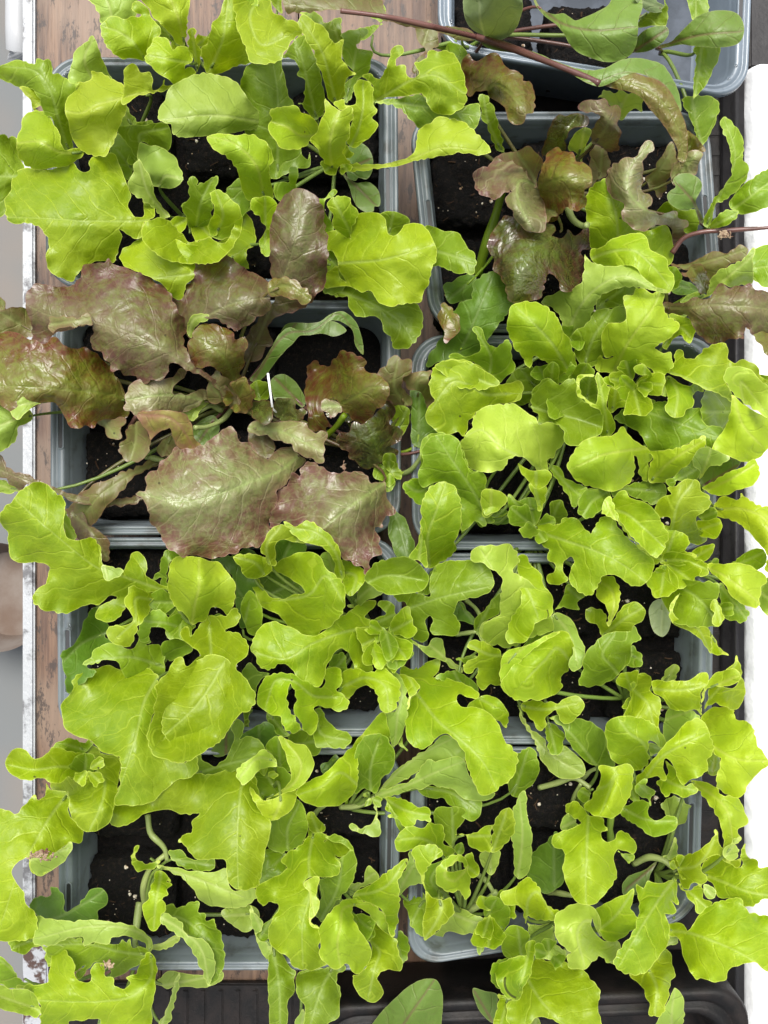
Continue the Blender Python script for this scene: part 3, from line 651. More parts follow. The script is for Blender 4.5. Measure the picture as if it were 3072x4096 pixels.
DATA = """
T 0 0
a P 20,32 -4; 760,300 730,60 700,-30; 575,-10 620,30 655,90 665,150 720,140 820,150 900,110 900,-30 570,-30
a L 30,50,50,48 -5; 965,395 850,250 760,200 690,180; 667,170 700,130 760,107 820,128 880,108 920,112 935,100 895,85 872,45 885,15 930,20 975,55 1010,110 1055,180 1060,225 1030,260 1010,300 975,320 965,395 900,385 810,392 760,370 720,320 690,260 670,210
a Y 25,45,48 -7; 1225,290 1180,110 1120,-30; 940,-30 945,20 980,55 1010,120 1040,145 1090,180 1140,240 1190,300 1215,300 1230,250 1245,180 1255,90 1260,-30
a G 22,30 -3; 1180,290 1080,180 1030,130; 1020,135 1060,150 1110,190 1150,240 1190,300 1150,290 1090,260 1050,240 1060,200
a L 28,50,50 -4; 1290,420 1150,400 1000,370; 965,395 985,320 1020,255 1050,245 1100,260 1125,300 1145,335 1165,330 1180,310 1240,312 1262,330 1275,380 1270,410 1225,435 1222,460 1270,450 1305,485 1240,520 1175,560 1130,535 1050,480 1000,440
a L 20,42 3; 1310,460 1290,330 1275,200; 1245,240 1250,195 1280,183 1300,210 1290,250 1325,310 1330,420 1305,480 1280,380 1245,320
a L 20,48,50 -5; 1400,450 1480,250 1510,0; 1500,-30 1470,60 1435,120 1400,150 1390,220 1375,290 1330,315 1345,420 1375,490 1470,490 1560,440 1690,400 1720,200 1690,-30
d G 20,32,38 -4; 250,1130 90,1170 -70,1165; -70,890 0,900 40,905 55,925 75,905 108,920 130,1050 155,1110 100,1200 75,1280 45,1400 0,1437 -70,1440
d G 15,35,48,50,42 -6; 450,1000 390,800 330,600 250,480 30,440; 0,440 50,425 110,398 160,405 230,425 245,395 290,410 320,398 345,430 350,485 385,492 445,520 465,550 530,545 505,590 510,640 460,670 435,720 450,790 470,850 485,900 470,1000 440,1010 395,950 340,770 300,770 290,740 260,660 200,590 130,575 60,540 0,520 -40,480
+ Y 44,40,36 -3; 140,585 210,650 270,730; 130,580 190,578 250,582 285,630 280,690 225,715 250,740 330,780 260,770 190,650
d P 20,32,38 -2; 640,560 560,400 622,245; 455,510 465,470 485,400 500,340 560,290 622,238 640,280 680,390 725,500 740,520 620,560 480,548
d Y 25,50,58,58,50 -7; 1000,620 830,650 640,700 540,750 440,740; 428,700 440,665 500,610 515,550 560,545 605,525 598,470 640,475 700,500 750,530 820,570 820,650 840,690 800,820 740,960 700,1035 640,1040 560,1010 500,960 470,890 455,800 432,740
+ Y 25,45,52 5; 1130,580 930,620 840,640; 815,690 822,600 830,470 875,420 905,440 935,480 990,475 1015,530 1012,600 1080,565 1090,530 1092,565 1150,570 1080,605 1000,620 900,645 850,670
d Y 38,52,60,48 -9; 520,1010 400,1010 260,940 120,950; 115,900 140,850 150,790 215,735 245,730 330,768 350,820 390,870 400,950 430,1000 500,990 565,1000 520,1050 460,1090 380,1105 280,1125 210,1115 150,1080 120,1020 110,960
d G 10,22 -3; 900,1150 780,1000; 720,1010 780,880 830,930 910,1050 890,1110 850,1190 800,1130 740,1060
d P 12,22 -1; 890,850 790,700; 815,690 860,750 920,830 870,860 800,860 790,780
d G 14,28,34 4; 960,1010 920,900 1100,850; 785,850 870,830 960,830 1060,812 1110,815 1130,850 1138,930 1105,1000 1050,980 990,965 940,940 930,1000 910,1040 850,960 790,880
e L 18,38,48,50,44 -6; 1200,1445 950,1465 560,1465 330,1450 50,1440; 38,1380 40,1320 75,1270 80,1210 100,1160 160,1115 260,1130 400,1110 485,1085 520,1120 560,1145 600,1130 590,1060 640,1040 740,1020 780,1060 800,1130 830,1200 870,1290 855,1330 860,1380 890,1430 950,1440 960,1320 1010,1360 1030,1410 1000,1450 950,1480 945,1560 890,1580 790,1520 806,1570 780,1659 745,1740 725,1730 540,1780 470,1870 420,1850 360,1830 310,1740 320,1590 260,1510 180,1480 90,1480 45,1450
e P 20,42,45 -6; 1050,1240 1090,1170 1180,1180; 930,945 990,970 1080,985 1150,1040 1200,1130 1210,1190 1170,1240 1080,1245 1010,1230 985,1150 940,1100 920,1050
e P 15,32,42 3; 1110,1430 980,1270 925,1080; 920,1050 960,1110 1000,1200 1030,1300 1090,1380 1130,1440 1080,1450 1010,1370 950,1330 880,1290 850,1200 880,1150 890,1090
b P 12,42,52,50 -6; 1780,820 1659,795 1400,765 1060,800; 1058,800 1055,720 1090,670 1120,590 1160,560 1240,520 1310,490 1400,490 1500,510 1580,570 1659,680 1700,730 1764,830 1720,860 1660,865 1570,880 1460,890 1330,900 1230,910 1150,900 1130,830 1060,805
e G 12,45,50 4; 1300,1520 1330,1350 1400,1200; 1200,1360 1245,1340 1250,1250 1240,1190 1290,1175 1315,1200 1310,1230 1350,1210 1440,1170 1445,1230 1430,1300 1400,1400 1400,1500 1350,1560 1280,1560 1230,1430
e L 30,52,56 2; 1440,1540 1480,1430 1440,1290; 1395,1270 1460,1265 1530,1320 1590,1390 1600,1500 1540,1560 1480,1590 1400,1560 1380,1500 1430,1400
e L 15,26,40 14; 1260,1500 1250,1620 1240,1720; 945,1510 960,1480 1020,1455 1100,1450 1140,1480 1200,1545 1240,1590 1300,1600 1400,1580 1455,1610 1520,1580 1580,1450 1600,1460 1570,1600 1440,1730 1250,1750 1080,1710 950,1600
b Y 22,50,56,50 -6; 1750,1310 1700,1100 1550,950 1380,905; 1370,905 1500,890 1659,890 1700,905 1770,950 1800,1000 1810,1060 1780,1110 1800,1200 1810,1310 1690,1310 1650,1330 1600,1200 1560,1110 1500,1040 1420,980
b G 8,20 -2; 1700,1250 1550,1250; 1500,1270 1530,1220 1600,1190 1659,1280 1700,1380 1640,1400 1590,1450
T 1000 0
a L 30,55,64,62 7; 80,-30 0,100 80,300 250,240; -105,-30 -110,60 -90,110 -95,170 -70,250 -30,330 0,400 60,430 150,420 205,390 250,310 300,250 350,235 345,200 290,130 250,130 210,95 160,80 150,30 120,-30
a G 15,22 -2; 180,120 190,-30; 150,30 215,95 220,60 200,-30 110,-30
b G 6,18,26,30 -3; 180,1160 185,900 180,600 150,400; -20,430 200,395 215,480 250,620 285,690 300,760 340,980 350,1040 385,1060 395,1020 398,1060 395,1100 310,1120 250,1150 160,1180 60,1130 0,1000 -40,850
b G 8,30,42,44 -3; 440,780 385,560 340,380 290,250; 300,255 350,230 400,300 450,440 480,560 500,650 490,740 440,790 390,760 350,700 320,690 345,680 370,650 355,620 370,590 350,530 310,495 325,450 290,400 220,375 260,320
b L 18,44,56,60 -5; 570,680 530,520 480,350 350,140; 320,150 350,100 395,120 440,150 510,190 530,250 560,290 620,260 610,330 600,390 640,440 660,470 700,490 650,510 620,560 620,640 560,690 520,660 500,560 480,490 450,430 420,340 370,260 345,200
b G 5,22 -3; 640,650 720,260; 590,240 680,200 780,195 790,230 740,260 710,320 805,345 805,400 790,470 720,530 690,620 640,680 620,560 700,490 640,420 610,350 615,270
b G 8,20 -2; 640,420 560,180; 330,80 440,85 480,120 490,150 600,120 610,150 600,210 640,300 600,350 560,300 500,200
c G 10,18 -2; 790,300 880,40; 800,-30 880,20 905,80 860,160 800,230 720,260 690,210 780,180 880,160 800,100
b Y 20,55,62,58 8; 420,900 340,900 260,850 150,810; 125,850 130,820 160,790 128,750 150,725 220,710 290,700 320,720 340,750 400,770 435,800 450,860 410,930 350,985 290,990 200,975 170,930 135,890
b Y 22,55,64,62 -7; 545,1120 530,960 560,820 600,720; 400,935 440,880 460,820 500,750 500,650 540,700 570,715 600,740 640,710 680,720 685,760 665,830 660,900 640,960 620,1010 640,1050 690,1100 640,1090 600,1095 550,1130 520,1120 480,1050 440,980
b L 15,38,50,52 5; 600,1080 710,880 750,720 750,560; 555,680 580,655 620,660 640,700 690,690 705,650 690,590 700,550 740,528 790,545 815,600 815,690 840,730 810,780 845,830 830,870 760,930 690,975 650,950 665,880 690,790 660,720 600,730
b L 15,45,58,62,58 -5; 820,680 950,600 1100,520 1220,500 1420,620; 745,500 800,490 860,520 890,460 935,375 945,325 1000,310 1010,345 965,400 970,440 1025,435 1040,500 1090,510 1120,470 1090,420 1170,390 1185,345 1260,335 1340,350 1380,400 1400,460 1425,540 1440,640 1420,710 1360,750 1290,755 1220,740 1180,690 1140,620 1050,630 900,640 820,680 800,560
+ G 35,45,40 -4; 830,680 1100,700 1500,770; 830,680 980,650 1140,630 1200,720 1290,755 1420,710 1520,690 1525,740 1490,860 1430,820 1300,780 1180,830 1120,850 1080,800 1000,730 930,700
b Y 15,38,52,60,55 -5; 640,1110 830,1108 1050,1060 1280,980 1590,1010; 1120,870 1160,830 1200,820 1250,775 1340,790 1420,820 1490,870 1540,920 1600,1010 1520,1025 1400,1020 1280,1030 1190,1050 1060,1075 960,1100 830,1120 640,1122 640,1100 830,1096 950,1075 1050,1040 1090,1000 1110,940
b C 6,12 -1; 640,1120 790,1060; 630,1000 660,965 740,950 790,990 815,1070 805,1150 770,1190 720,1180 700,1200 650,1180 640,1110
b C 0,6 -1; 600,1130 820,1350; 600,1110 640,1170 700,1210 790,1210 850,1260 868,1320 855,1370 825,1370 820,1400 770,1408 710,1370 680,1310 655,1230 620,1170 585,1130
b G 8,22,30 5; 480,1560 400,1420 300,1280; 260,1120 290,1100 320,1150 325,1190 305,1240 380,1290 450,1320 500,1310 560,1255 580,1270 560,1300 500,1340 540,1500 550,1520 500,1560 470,1450 430,1400 300,1380 180,1320 160,1260 180,1220 260,1200 255,1150
f L 20,42,48 -5; 690,1590 620,1450 560,1330; 515,1345 540,1320 600,1300 670,1310 680,1350 715,1390 710,1440 670,1520 665,1590 610,1550 560,1500 560,1430 520,1380
f G 20,34 -3; 920,1560 950,1420; 850,1430 900,1405 980,1410 1060,1465 1020,1520 960,1570 925,1590 870,1500
e L 20,44 5; 100,1600 100,1320; 0,1350 20,1310 90,1300 150,1320 180,1370 190,1430 170,1460 130,1500 150,1590 135,1700 90,1700 60,1600 100,1520 60,1450 20,1410
T 1000 0
c B 12,40,48,46 -4; 1480,240 900,110 600,70 210,20; 210,-30 225,75 400,80 600,75 760,95 840,105 880,112 1200,170 1490,230 1480,258 1200,195 880,135 840,118 900,110 905,80 880,30 840,-30
~c V 14,38,46,49 1.7; 1500,245 1200,175 900,112 600,72
~c V 14,34,50,57 2.1; 1500,245 1659,292 1950,400 2200,500 2320,555
~c V -10,5,14 1.2; 1470,390 1510,330 1545,270 1500,245
c CP 10,50,55 6; 1560,260 1530,150 1520,0; 1425,-30 1415,60 1430,130 1480,200 1540,230 1600,262 1640,265 1680,260 1730,230 1770,180 1800,100 1812,40 1790,-30
c G 5,12 -2; 1400,300 1420,160; 1260,330 1230,310 1240,295 1350,290 1430,330 1445,370 1420,470 1390,470 1380,400 1330,350
h B 5,8 -2; 1100,460 1180,200; 1080,480 1090,400 1150,340 1110,240 1100,180 1180,130 1240,180 1250,300 1200,340 1170,390
T 2000 0
c C 15,42,52,52 -5; 250,30 400,150 600,200 890,180; 225,-30 260,40 310,80 360,95 420,88 460,110 500,135 560,115 640,80 720,30 760,-30 930,-30 945,40 920,130 915,220 905,290 870,360 800,400 700,412 620,390 520,350 460,290 420,220 370,160 290,100 225,10
c CP 30,50 -4; 1100,60 890,-10; 885,-30 920,30 1000,80 1100,70 1110,45 1040,10 1030,-30
c G 25,38 -3; 920,130 1090,-20; 1090,-30 1110,50 1090,170 1000,170 915,175 940,110 1000,75 1080,60
c C 15,40,42 -2; 880,345 980,280 1110,195; 880,340 915,240 960,200 1050,172 1110,180 1120,220 1090,270 1040,310 960,345
o C 12,40,52,52 -3; 1040,318 1180,270 1350,230 1600,210; 1060,300 1130,280 1200,210 1250,160 1310,110 1400,75 1500,70 1570,90 1610,140 1620,210 1590,280 1540,305 1440,315 1320,310 1200,295 1120,312 1040,322
o G 10,32,36 -3; 1310,350 1300,100 1300,-30; 1245,-30 1255,60 1280,130 1390,75 1350,-30
+ G 35,25 -3; 1340,310 1290,660; 1290,310 1300,400 1290,520 1280,670 1300,650 1380,540 1430,440 1460,315
o G 5,12,16 -3; 1340,960 1300,800 1275,650; 1205,660 1240,640 1400,640 1440,670 1452,730 1435,800 1390,900 1340,970 1310,920 1280,830 1240,750
c C 14,45,58,58,52 -4; -120,275 600,545 850,480 1090,560 1210,820; 540,530 470,490 400,448 200,370 -120,290 -120,262 200,335 400,415 500,450 580,465 700,450 800,400 900,385 1000,400 1080,430 1120,480 1170,570 1195,650 1200,740 1150,660 1060,560 960,500 880,485 760,540 660,575 605,560
+ MC 50,60,62,58,50 -4; 620,560 800,540 1020,620 1180,850 1220,1070; 690,565 760,540 880,482 960,505 1060,540 1130,610 1180,700 1230,820 1245,960 1240,1040 1220,1078 1180,1060 1180,1000 1130,900 1060,800 990,720 930,640 860,610 760,590
h M 15,45,55,60 -5; -110,640 -40,560 50,600 150,720; -250,460 -235,400 -205,350 -190,400 -120,390 -20,360 0,380 40,450 140,490 150,540 190,540 215,600 240,690 225,730 180,770 150,810 100,825 60,800 30,700 -70,640 -80,600 -130,600 -220,630 -235,540
h G 5,30,40 -1; 0,980 -80,800 -110,640; -140,630 -90,620 -50,700 -10,820 20,960 20,1010 -20,1000 -70,880 -120,760
h P 30,48 4; 780,760 850,620; 650,650 690,600 780,610 800,575 830,610 950,610 960,640 940,690 940,740 900,720 800,790 800,720 740,700 690,660
h U 30,58,62 -5; 640,940 720,800 650,700; 525,710 560,680 640,670 690,660 720,700 790,710 800,760 780,820 800,880 780,930 790,980 740,1010 690,980 620,950 600,890 620,830 670,780 650,750 560,740
h R 10,42,45 3; 380,1020 440,880 500,780; 300,960 340,830 370,780 400,765 440,770 500,760 575,780 570,830 510,840 460,870 440,920 430,1000 350,1010 280,1050
h P 12,40 -3; 530,1020 560,860; 460,1000 480,920 560,850 600,870 570,960 540,1080 500,1010
h M 20,52,60,56 -7; 240,1250 350,1200 450,1180 590,1200; 250,1250 300,1080 340,1010 380,985 410,1015 480,1010 500,1060 550,1090 585,1110 600,1170 600,1220 560,1250 550,1280 570,1330 550,1380 500,1400 440,1370 410,1410 350,1480 300,1500 290,1400 280,1320
h S 20,55,62,58 -8; 250,1230 130,1200 120,1330 200,1500; 45,1340 80,1255 20,1290 -50,1330 -120,1300 -170,1210 -160,1130 -60,1090 -20,1040 60,1050 150,1100 200,1200 250,1260 290,1340 300,1500 280,1530 200,1530 130,1490 70,1390
h B 25,50 4; 240,1200 120,1020; -20,1040 60,1010 130,1000 190,980 240,1030 290,1070 250,1150 235,1240 200,1200 120,1100
h B 5,22 -2; 660,1200 680,990; 630,970 700,990 720,1060 740,1100 700,1170 640,1190 600,1260 590,1180
h S 18,50,58,56,58 -8; 1180,1440 950,1380 850,1250 860,1120 990,960; 710,1160 760,1090 830,1050 900,1030 950,960 990,932 1015,945 1010,990 960,1050 950,1160 945,1270 990,1290 1000,1360 980,1380 1050,1420 1120,1410 1170,1410 1180,1440 1250,1480 1250,1500 1220,1520 1230,1560 1170,1620 1130,1610 1140,1540 1100,1500 1060,1490 1000,1520 940,1530 890,1510 810,1430 820,1350 750,1310 720,1240
i L 12,34,38 -4; 780,1720 780,1500 720,1220; 580,1270 640,1210 700,1185 740,1290 830,1350 900,1500 1000,1530 1100,1500 1140,1620 1130,1750 900,1800 700,1760 600,1640 590,1500 575,1400
h B 5,20,26 -3; 960,1230 1080,1100 1150,960; 950,1200 1020,1130 1100,1000 1140,940 1160,1000 1180,1100 1120,1200 1060,1300 980,1230
h M 25,38 -3; 1250,1010 1290,900; 1240,870 1300,920 1360,1000 1280,1010 1240,1015
h S 20,36 -4; 1150,1200 1300,1030; 1145,1110 1200,1070 1260,1010 1350,1010 1310,1100 1300,1160 1240,1150 1160,1220
h G 0,15 -3; 1100,1500 1200,1380; 1040,1420 1120,1340 1200,1400 1320,1400 1320,1480 1270,1580 1180,1500 1080,1430
j C 10,44,48 -1; 1340,1490 1290,1350 1190,1230; 1110,1290 1130,1265 1165,1240 1150,1190 1190,1155 1250,1150 1310,1175 1342,1230 1320,1290 1300,1330 1350,1480 1330,1480 1285,1380 1240,1400 1170,1380 1120,1340
j G 12,30,42,44 -3; 1370,1500 1480,1250 1560,1050 1490,790; 1465,790 1500,775 1560,830 1600,890 1620,980 1610,1040 1659,1120 1650,1160 1590,1250 1500,1330 1440,1350 1375,1505 1355,1495 1420,1330 1470,1250 1530,1160 1530,1040 1500,920 1470,850
j G 15,35,38 -3; 1480,1430 1600,1350 1800,1200; 1520,1370 1560,1280 1659,1200 1720,1150 1830,1100 1830,1330 1700,1400 1600,1420
j G 10,28,30 -2; 1370,1520 1450,1480 1580,1410; 1370,1530 1420,1460 1500,1395 1580,1400 1580,1430 1520,1480 1440,1510
~j V 8,15,18,22 1.6; 1140,1680 1220,1580 1340,1540 1500,1530 1800,1510
~h T -8,10,20,30 2.4; 430,1180 480,1450 560,1500 580,1490
T 0 900
e L 18,40,45,42 -5; 1560,200 1400,290 1150,340 850,360; 945,60 870,120 810,170 800,240 850,290 950,330 1080,400 1150,490 1180,500 1215,490 1240,400 1290,340 1310,230 1340,235 1420,215 1460,200 1530,210 1600,280 1660,300 1640,200 1640,170 1700,130 1690,20 1640,-80 1540,-60 1520,60 1450,110 1300,130 1150,90 980,-20 945,20
r U 15,38,54,60,58,50,44 -7; 1560,1190 1350,1000 1100,840 850,710 600,640 330,600 200,540; 175,520 190,440 260,385 350,410 470,400 540,340 550,280 620,265 700,255 720,225 745,260 850,285 980,345 1090,410 1150,500 1200,600 1240,680 1215,740 1220,800 1245,820 1260,900 1390,1000 1600,1180 1560,1200 1380,1030 1230,960 1180,915 1130,920 1110,980 1060,1030 1010,1025 945,1055 900,1010 830,995 780,965 750,970 700,900 650,840 605,790 620,700 605,660 500,690 400,700 345,730 330,770 290,795 215,765 210,650 180,590
+ B 52,60,58 -4; 340,660 480,640 600,620; 335,620 420,605 520,620 580,590 605,620 612,665 560,655 480,680 400,690 345,730 330,690
r M 12,34,48,52,48 -5; 860,1160 700,1120 400,1090 150,1070 -70,1065; -70,720 0,715 60,715 150,740 240,770 300,795 350,750 400,780 430,810 510,820 560,815 610,840 700,920 740,960 760,1000 780,1010 800,1060 835,1110 820,1180 845,1215 848,1275 780,1290 700,1290 640,1310 620,1340 560,1320 520,1345 470,1340 440,1290 400,1230 360,1180 250,1190 170,1230 100,1280 60,1220 0,1190 -70,1180
r B 10,20 -2; 200,700 20,590; -60,560 0,575 80,560 180,570 205,620 215,740 150,760 60,725 -60,725
r B 10,16 -1; 30,600 5,480; -30,480 10,475 38,570 -30,575
r P 20,42,40 -4; 220,1260 100,1290 -40,1350; -70,1190 30,1190 100,1270 200,1230 205,1290 120,1340 120,1400 60,1470 0,1505 -70,1510
r P 40,52,48 -2; 280,1170 160,1190 60,1210; 60,1210 130,1150 200,1130 280,1165 200,1210 110,1290 90,1260
r U 20,42,52,56,50 -6; 1260,820 1300,650 1400,590 1550,520 1790,480; 1150,495 1185,510 1215,490 1240,400 1290,340 1310,240 1325,230 1390,250 1440,230 1460,195 1530,215 1600,280 1660,310 1760,370 1800,410 1797,480 1780,580 1720,610 1660,670 1590,700 1510,670 1390,615 1310,650 1280,760 1245,740 1235,660 1200,590
+ P 48,44,34 -4; 1390,600 1290,620 1250,720; 1250,640 1300,590 1390,600 1385,625 1320,650 1285,700 1280,760 1250,740
r M 15,42,50,48 -4; 1560,1030 1500,900 1400,800 1320,760; 1255,780 1290,750 1285,720 1340,670 1400,665 1500,690 1540,700 1570,760 1610,755 1640,780 1615,880 1620,930 1590,990 1610,1010 1560,1040 1500,1030 1450,960 1390,940 1320,945 1270,920 1250,850
r M 10,36 4; 1560,1190 1610,1080; 1560,1040 1610,1005 1659,1060 1680,1190 1640,1250 1580,1250 1570,1210 1600,1170 1560,1100 1530,1050
r B 12,24,32 -3; 1540,1180 1430,1100 1400,1040; 1380,1050 1440,960 1520,1030 1570,1090 1600,1170 1560,1200 1480,1180 1400,1170
r S 12,32,44,46 -4; 1410,1180 1200,1130 1050,1130 850,1160; 900,1040 1000,1020 1150,1010 1190,960 1240,960 1220,1010 1180,1040 1140,1110 1200,1130 1300,1110 1390,1090 1420,1120 1300,1200 1190,1240 1120,1250 1000,1245 900,1260 820,1210 830,1140 870,1070
+ YB 44,50,46,36 -5; 940,1260 1130,1280 1200,1340 1280,1470; 905,1255 1000,1240 1140,1240 1230,1260 1260,1310 1290,1430 1330,1470 1260,1495 1190,1480 1150,1400 1130,1340 1050,1370 1000,1430 980,1380 940,1320
r P 8,22 -3; 1400,1170 1240,1220; 1180,1230 1240,1190 1340,1110 1400,1090 1395,1170 1330,1230 1290,1300 1250,1290 1210,1250
r B 8,26,30 3; 900,1290 900,1420 870,1550; 785,1480 800,1440 820,1420 850,1350 910,1300 960,1330 990,1400 990,1500 940,1560 870,1570 810,1540
r B 8,16 -2; 680,1300 770,1400; 650,1305 720,1300 820,1285 830,1310 800,1370 805,1410 760,1420 720,1390 700,1340
r B 5,14 -2; 1130,1400 1080,1530; 1050,1500 1080,1430 1150,1390 1180,1470 1120,1530 1080,1545
r C 0,6 -1; 1420,1290 1320,1440; 1285,1350 1340,1290 1420,1265 1455,1320 1440,1400 1350,1460 1290,1460
~r T -8,6,18 1.7; 1545,1210 1480,1290 1370,1340 1290,1345
~r V 0,8,14 1.6; 850,1360 880,1310 910,1260
~r T 0,8,14 1.8; 1470,1230 1400,1200 1300,1250
T 1000 900
r U 8,28,46,58,56 -5; 20,830 120,600 230,330 300,100 340,-190; 135,80 165,-90 200,-160 260,-225 330,-233 400,-210 460,-165 495,-90 510,60 518,200 500,350 480,420 425,490 400,520 330,560 250,590 160,620 110,680 130,790 100,800 75,880 0,915 -80,900 -60,800 0,700 100,580 170,480 150,340 135,200
r M 55,62,60 -4; 130,430 230,400 390,480; 130,380 200,350 280,355 340,390 390,440 405,475 370,520 300,500 200,470 140,470
f L 18,42,58,64,60 -6; 500,260 650,250 850,235 1020,195 1220,130; 420,90 460,70 540,45 600,50 650,85 670,100 665,30 700,-50 760,-80 840,-80 890,-40 920,70 950,80 990,50 1020,0 1080,-10 1150,10 1200,70 1225,140 1235,230 1200,300 1180,400 1150,430 1130,500 1060,520 960,540 880,525 830,480 800,430 740,440 680,405 600,405 510,420 485,390 490,330 540,300 575,275 590,340 640,380 600,300 550,170 500,175 460,160
f G 20,42,44 -4; 1130,150 1300,190 1480,250; 1165,10 1200,10 1290,45 1370,55 1420,120 1480,180 1503,250 1490,320 1430,325 1350,310 1250,260 1200,270 1150,180
f G 10,30,34,28 -5; 560,430 800,520 1000,650 1080,770; 490,420 600,405 680,410 740,440 800,430 850,500 900,530 960,540 1060,520 1110,540 1140,610 1145,690 1120,740 1070,800 960,820 930,740 900,700 870,620 830,600 700,600 660,550 640,480 570,480
f G 8,22 -2; 500,200 640,320; 490,150 600,150 700,300 640,400 560,460 480,440
r C 10,32,38,36,24 -3; 20,1030 250,720 420,700 590,590 740,840; 0,1030 60,950 150,800 200,720 260,680 340,700 450,650 560,580 620,575 700,640 740,740 750,860 700,800 680,700 600,640 520,640 480,690 400,730 340,730 280,790 200,870 100,1000 50,1040
r C 0,14 -1; 160,820 300,660; 150,800 200,720 240,660 400,650 560,640 640,700 560,740 480,720 400,730 300,740 200,800
k M 18,46,55,58 -6; 600,1190 720,1130 800,1080 910,1080; 380,930 410,900 450,900 465,930 510,940 560,890 610,840 640,830 680,850 740,870 775,910 750,950 780,985 850,990 900,1040 920,1110 910,1170 880,1210 830,1240 800,1300 760,1328 700,1310 650,1270 600,1220 570,1160 520,1160 480,1190 480,1230 520,1290 520,1340 470,1365 400,1350 375,1330 385,1260 380,1200 370,1130 370,1060 385,1010 378,990
+ S 56,60 -4; 590,1200 490,1200; 475,1170 520,1160 575,1180 610,1240 580,1260 540,1290 510,1260 480,1210
k R 12,30,36 -6; 870,1560 820,1420 780,1320; 900,1170 940,1190 955,1240 930,1310 1000,1350 1005,1400 960,1440 920,1470 985,1500 975,1530 900,1530 880,1560 830,1600 770,1615 720,1590 660,1550 650,1500 600,1470 578,1420 590,1380 650,1370 680,1320 700,1310 760,1328 800,1300 850,1240
k G 10,28 -4; 930,1600 930,1500; 880,1560 900,1520 960,1520 985,1600 1005,1640 960,1680 920,1640
k B 10,30,34 -4; 1030,1180 960,1080 980,900; 840,990 900,930 960,865 1010,895 1060,900 1065,970 1010,1010 1000,1080 1060,1150 1070,1190 1040,1200 1000,1230 960,1190 920,1180 920,1100 900,1040
k B 5,28,28 -4; 1120,1140 1110,1040 1180,1010; 1015,1020 1050,990 1110,985 1200,970 1190,1050 1225,1150 1180,1210 1150,1130 1110,1090 1050,1090 1040,1050
k D 0,8 -4; 1120,1460 1120,1120; 1060,1100 1110,1090 1150,1130 1180,1210 1230,1300 1260,1380 1160,1400 1140,1470 1080,1460 1075,1350 1065,1200
k S 12,28,36 -4; -10,1345 200,1370 470,1500; -10,1360 0,1330 80,1305 150,1310 300,1310 370,1320 400,1365 480,1370 520,1370 500,1460 480,1580 440,1570 400,1540 310,1510 280,1460 200,1430 90,1390
k R 10,26 3; 200,1290 260,1170; 155,1200 180,1155 230,1145 280,1170 320,1220 370,1210 375,1250 340,1290 250,1310 190,1290 160,1250
k C 2,12 -1; 350,1200 170,1020; 135,1040 170,1000 220,990 290,1030 340,1100 370,1170 350,1210 300,1180 240,1150 170,1170 150,1120
k U 0,8 -1; 60,1370 110,1540; 0,1360 90,1395 160,1430 165,1500 140,1560 60,1540 0,1480
k R 15,40 -4; 20,1190 100,1280; 10,1170 60,1170 120,1160 145,1210 130,1310 60,1310 20,1270
k G 2,14 -3; 60,1160 40,1050; 0,1060 60,1030 120,1060 130,1150 60,1170 0,1140
k G 0,12 -3; 1000,1330 1050,1200; 940,1190 1040,1200 1050,1320 1000,1400 960,1340
~k T -8,4,12 1.7; 980,1660 1060,1630 1120,1560 1150,1500
~k G -8,8,20 2.2; 450,1440 560,1350 630,1260
h D 5,24,30,26 -4; 1380,860 1460,700 1520,560 1600,360; 1175,940 1190,860 1240,790 1290,720 1260,640 1290,520 1350,570 1400,510 1470,490 1480,400 1530,340 1600,310 1660,300 1800,480 1700,600 1600,720 1500,860 1400,900 1250,910
+ M 26,30 -3; 1300,560 1340,640; 1255,640 1290,515 1350,570 1395,660 1380,700 1300,780 1290,700
h D 0,14 -3; 1480,360 1330,480; 1290,400 1350,370 1440,330 1490,340 1470,480 1400,500 1330,520 1300,450
~h G -8,5,12,20 3.2; 1510,330 1560,150 1640,-100 1680,-260
i G 10,32,40 3; 1580,1020 1600,880 1500,700; 1480,685 1540,690 1570,780 1630,810 1720,760 1740,870 1760,950 1700,1000 1650,1050 1600,1000 1560,970 1480,920 1350,895 1320,870 1350,855 1440,870 1500,850 1530,820 1520,760
m L 15,44,56,56,50 -6; 1720,1120 1550,1120 1450,1060 1350,1040 1200,1230; 1185,1060 1200,990 1230,930 1290,900 1350,893 1430,905 1500,930 1560,970 1620,1050 1659,1060 1800,1050 1790,1150 1700,1180 1600,1200 1500,1250 1440,1330 1420,1400 1380,1375 1290,1385 1200,1330 1170,1270 1185,1210 1230,1160 1200,1110
+ L 45,50 4; 1600,1060 1350,960; 1235,935 1300,902 1430,906 1560,970 1650,1052 1560,1090 1470,1080 1390,1080 1320,1020
k C 2,6 -1; 1150,1500 1350,1370; 1330,1385 1365,1410 1360,1440 1330,1440
T 2072 900
h R 14,44,54,58,50 -7; 300,30 200,100 100,180 20,300 -20,460; -80,-60 0,-40 100,20 180,-20 260,30 220,70 300,80 330,30 380,70 450,10 490,10 495,140 460,150 430,170 440,270 420,370 340,440 290,430 260,370 240,340 190,350 180,410 130,490 60,510 0,520 -60,490 -90,420 -110,340 -160,310 -150,230 -200,150 -170,60
i L 20,46,56,58,52 -4; 470,230 600,180 760,170 880,260 1000,400; 470,180 520,150 550,150 620,100 680,80 780,60 830,65 860,120 870,160 930,190 985,230 1000,290 1030,340 1030,400 1010,445 960,440 900,400 830,340 760,270 700,265 600,275 520,260
i P 15,36,50,58,58 -6; 330,720 400,560 520,420 700,340 900,420; 445,190 480,240 520,260 620,275 760,265 830,340 920,420 1010,445 900,430 820,415 700,410 620,430 540,480 500,580 480,630 350,745 300,680 250,570 150,510 180,480 240,460 290,430 340,440 420,370 440,270
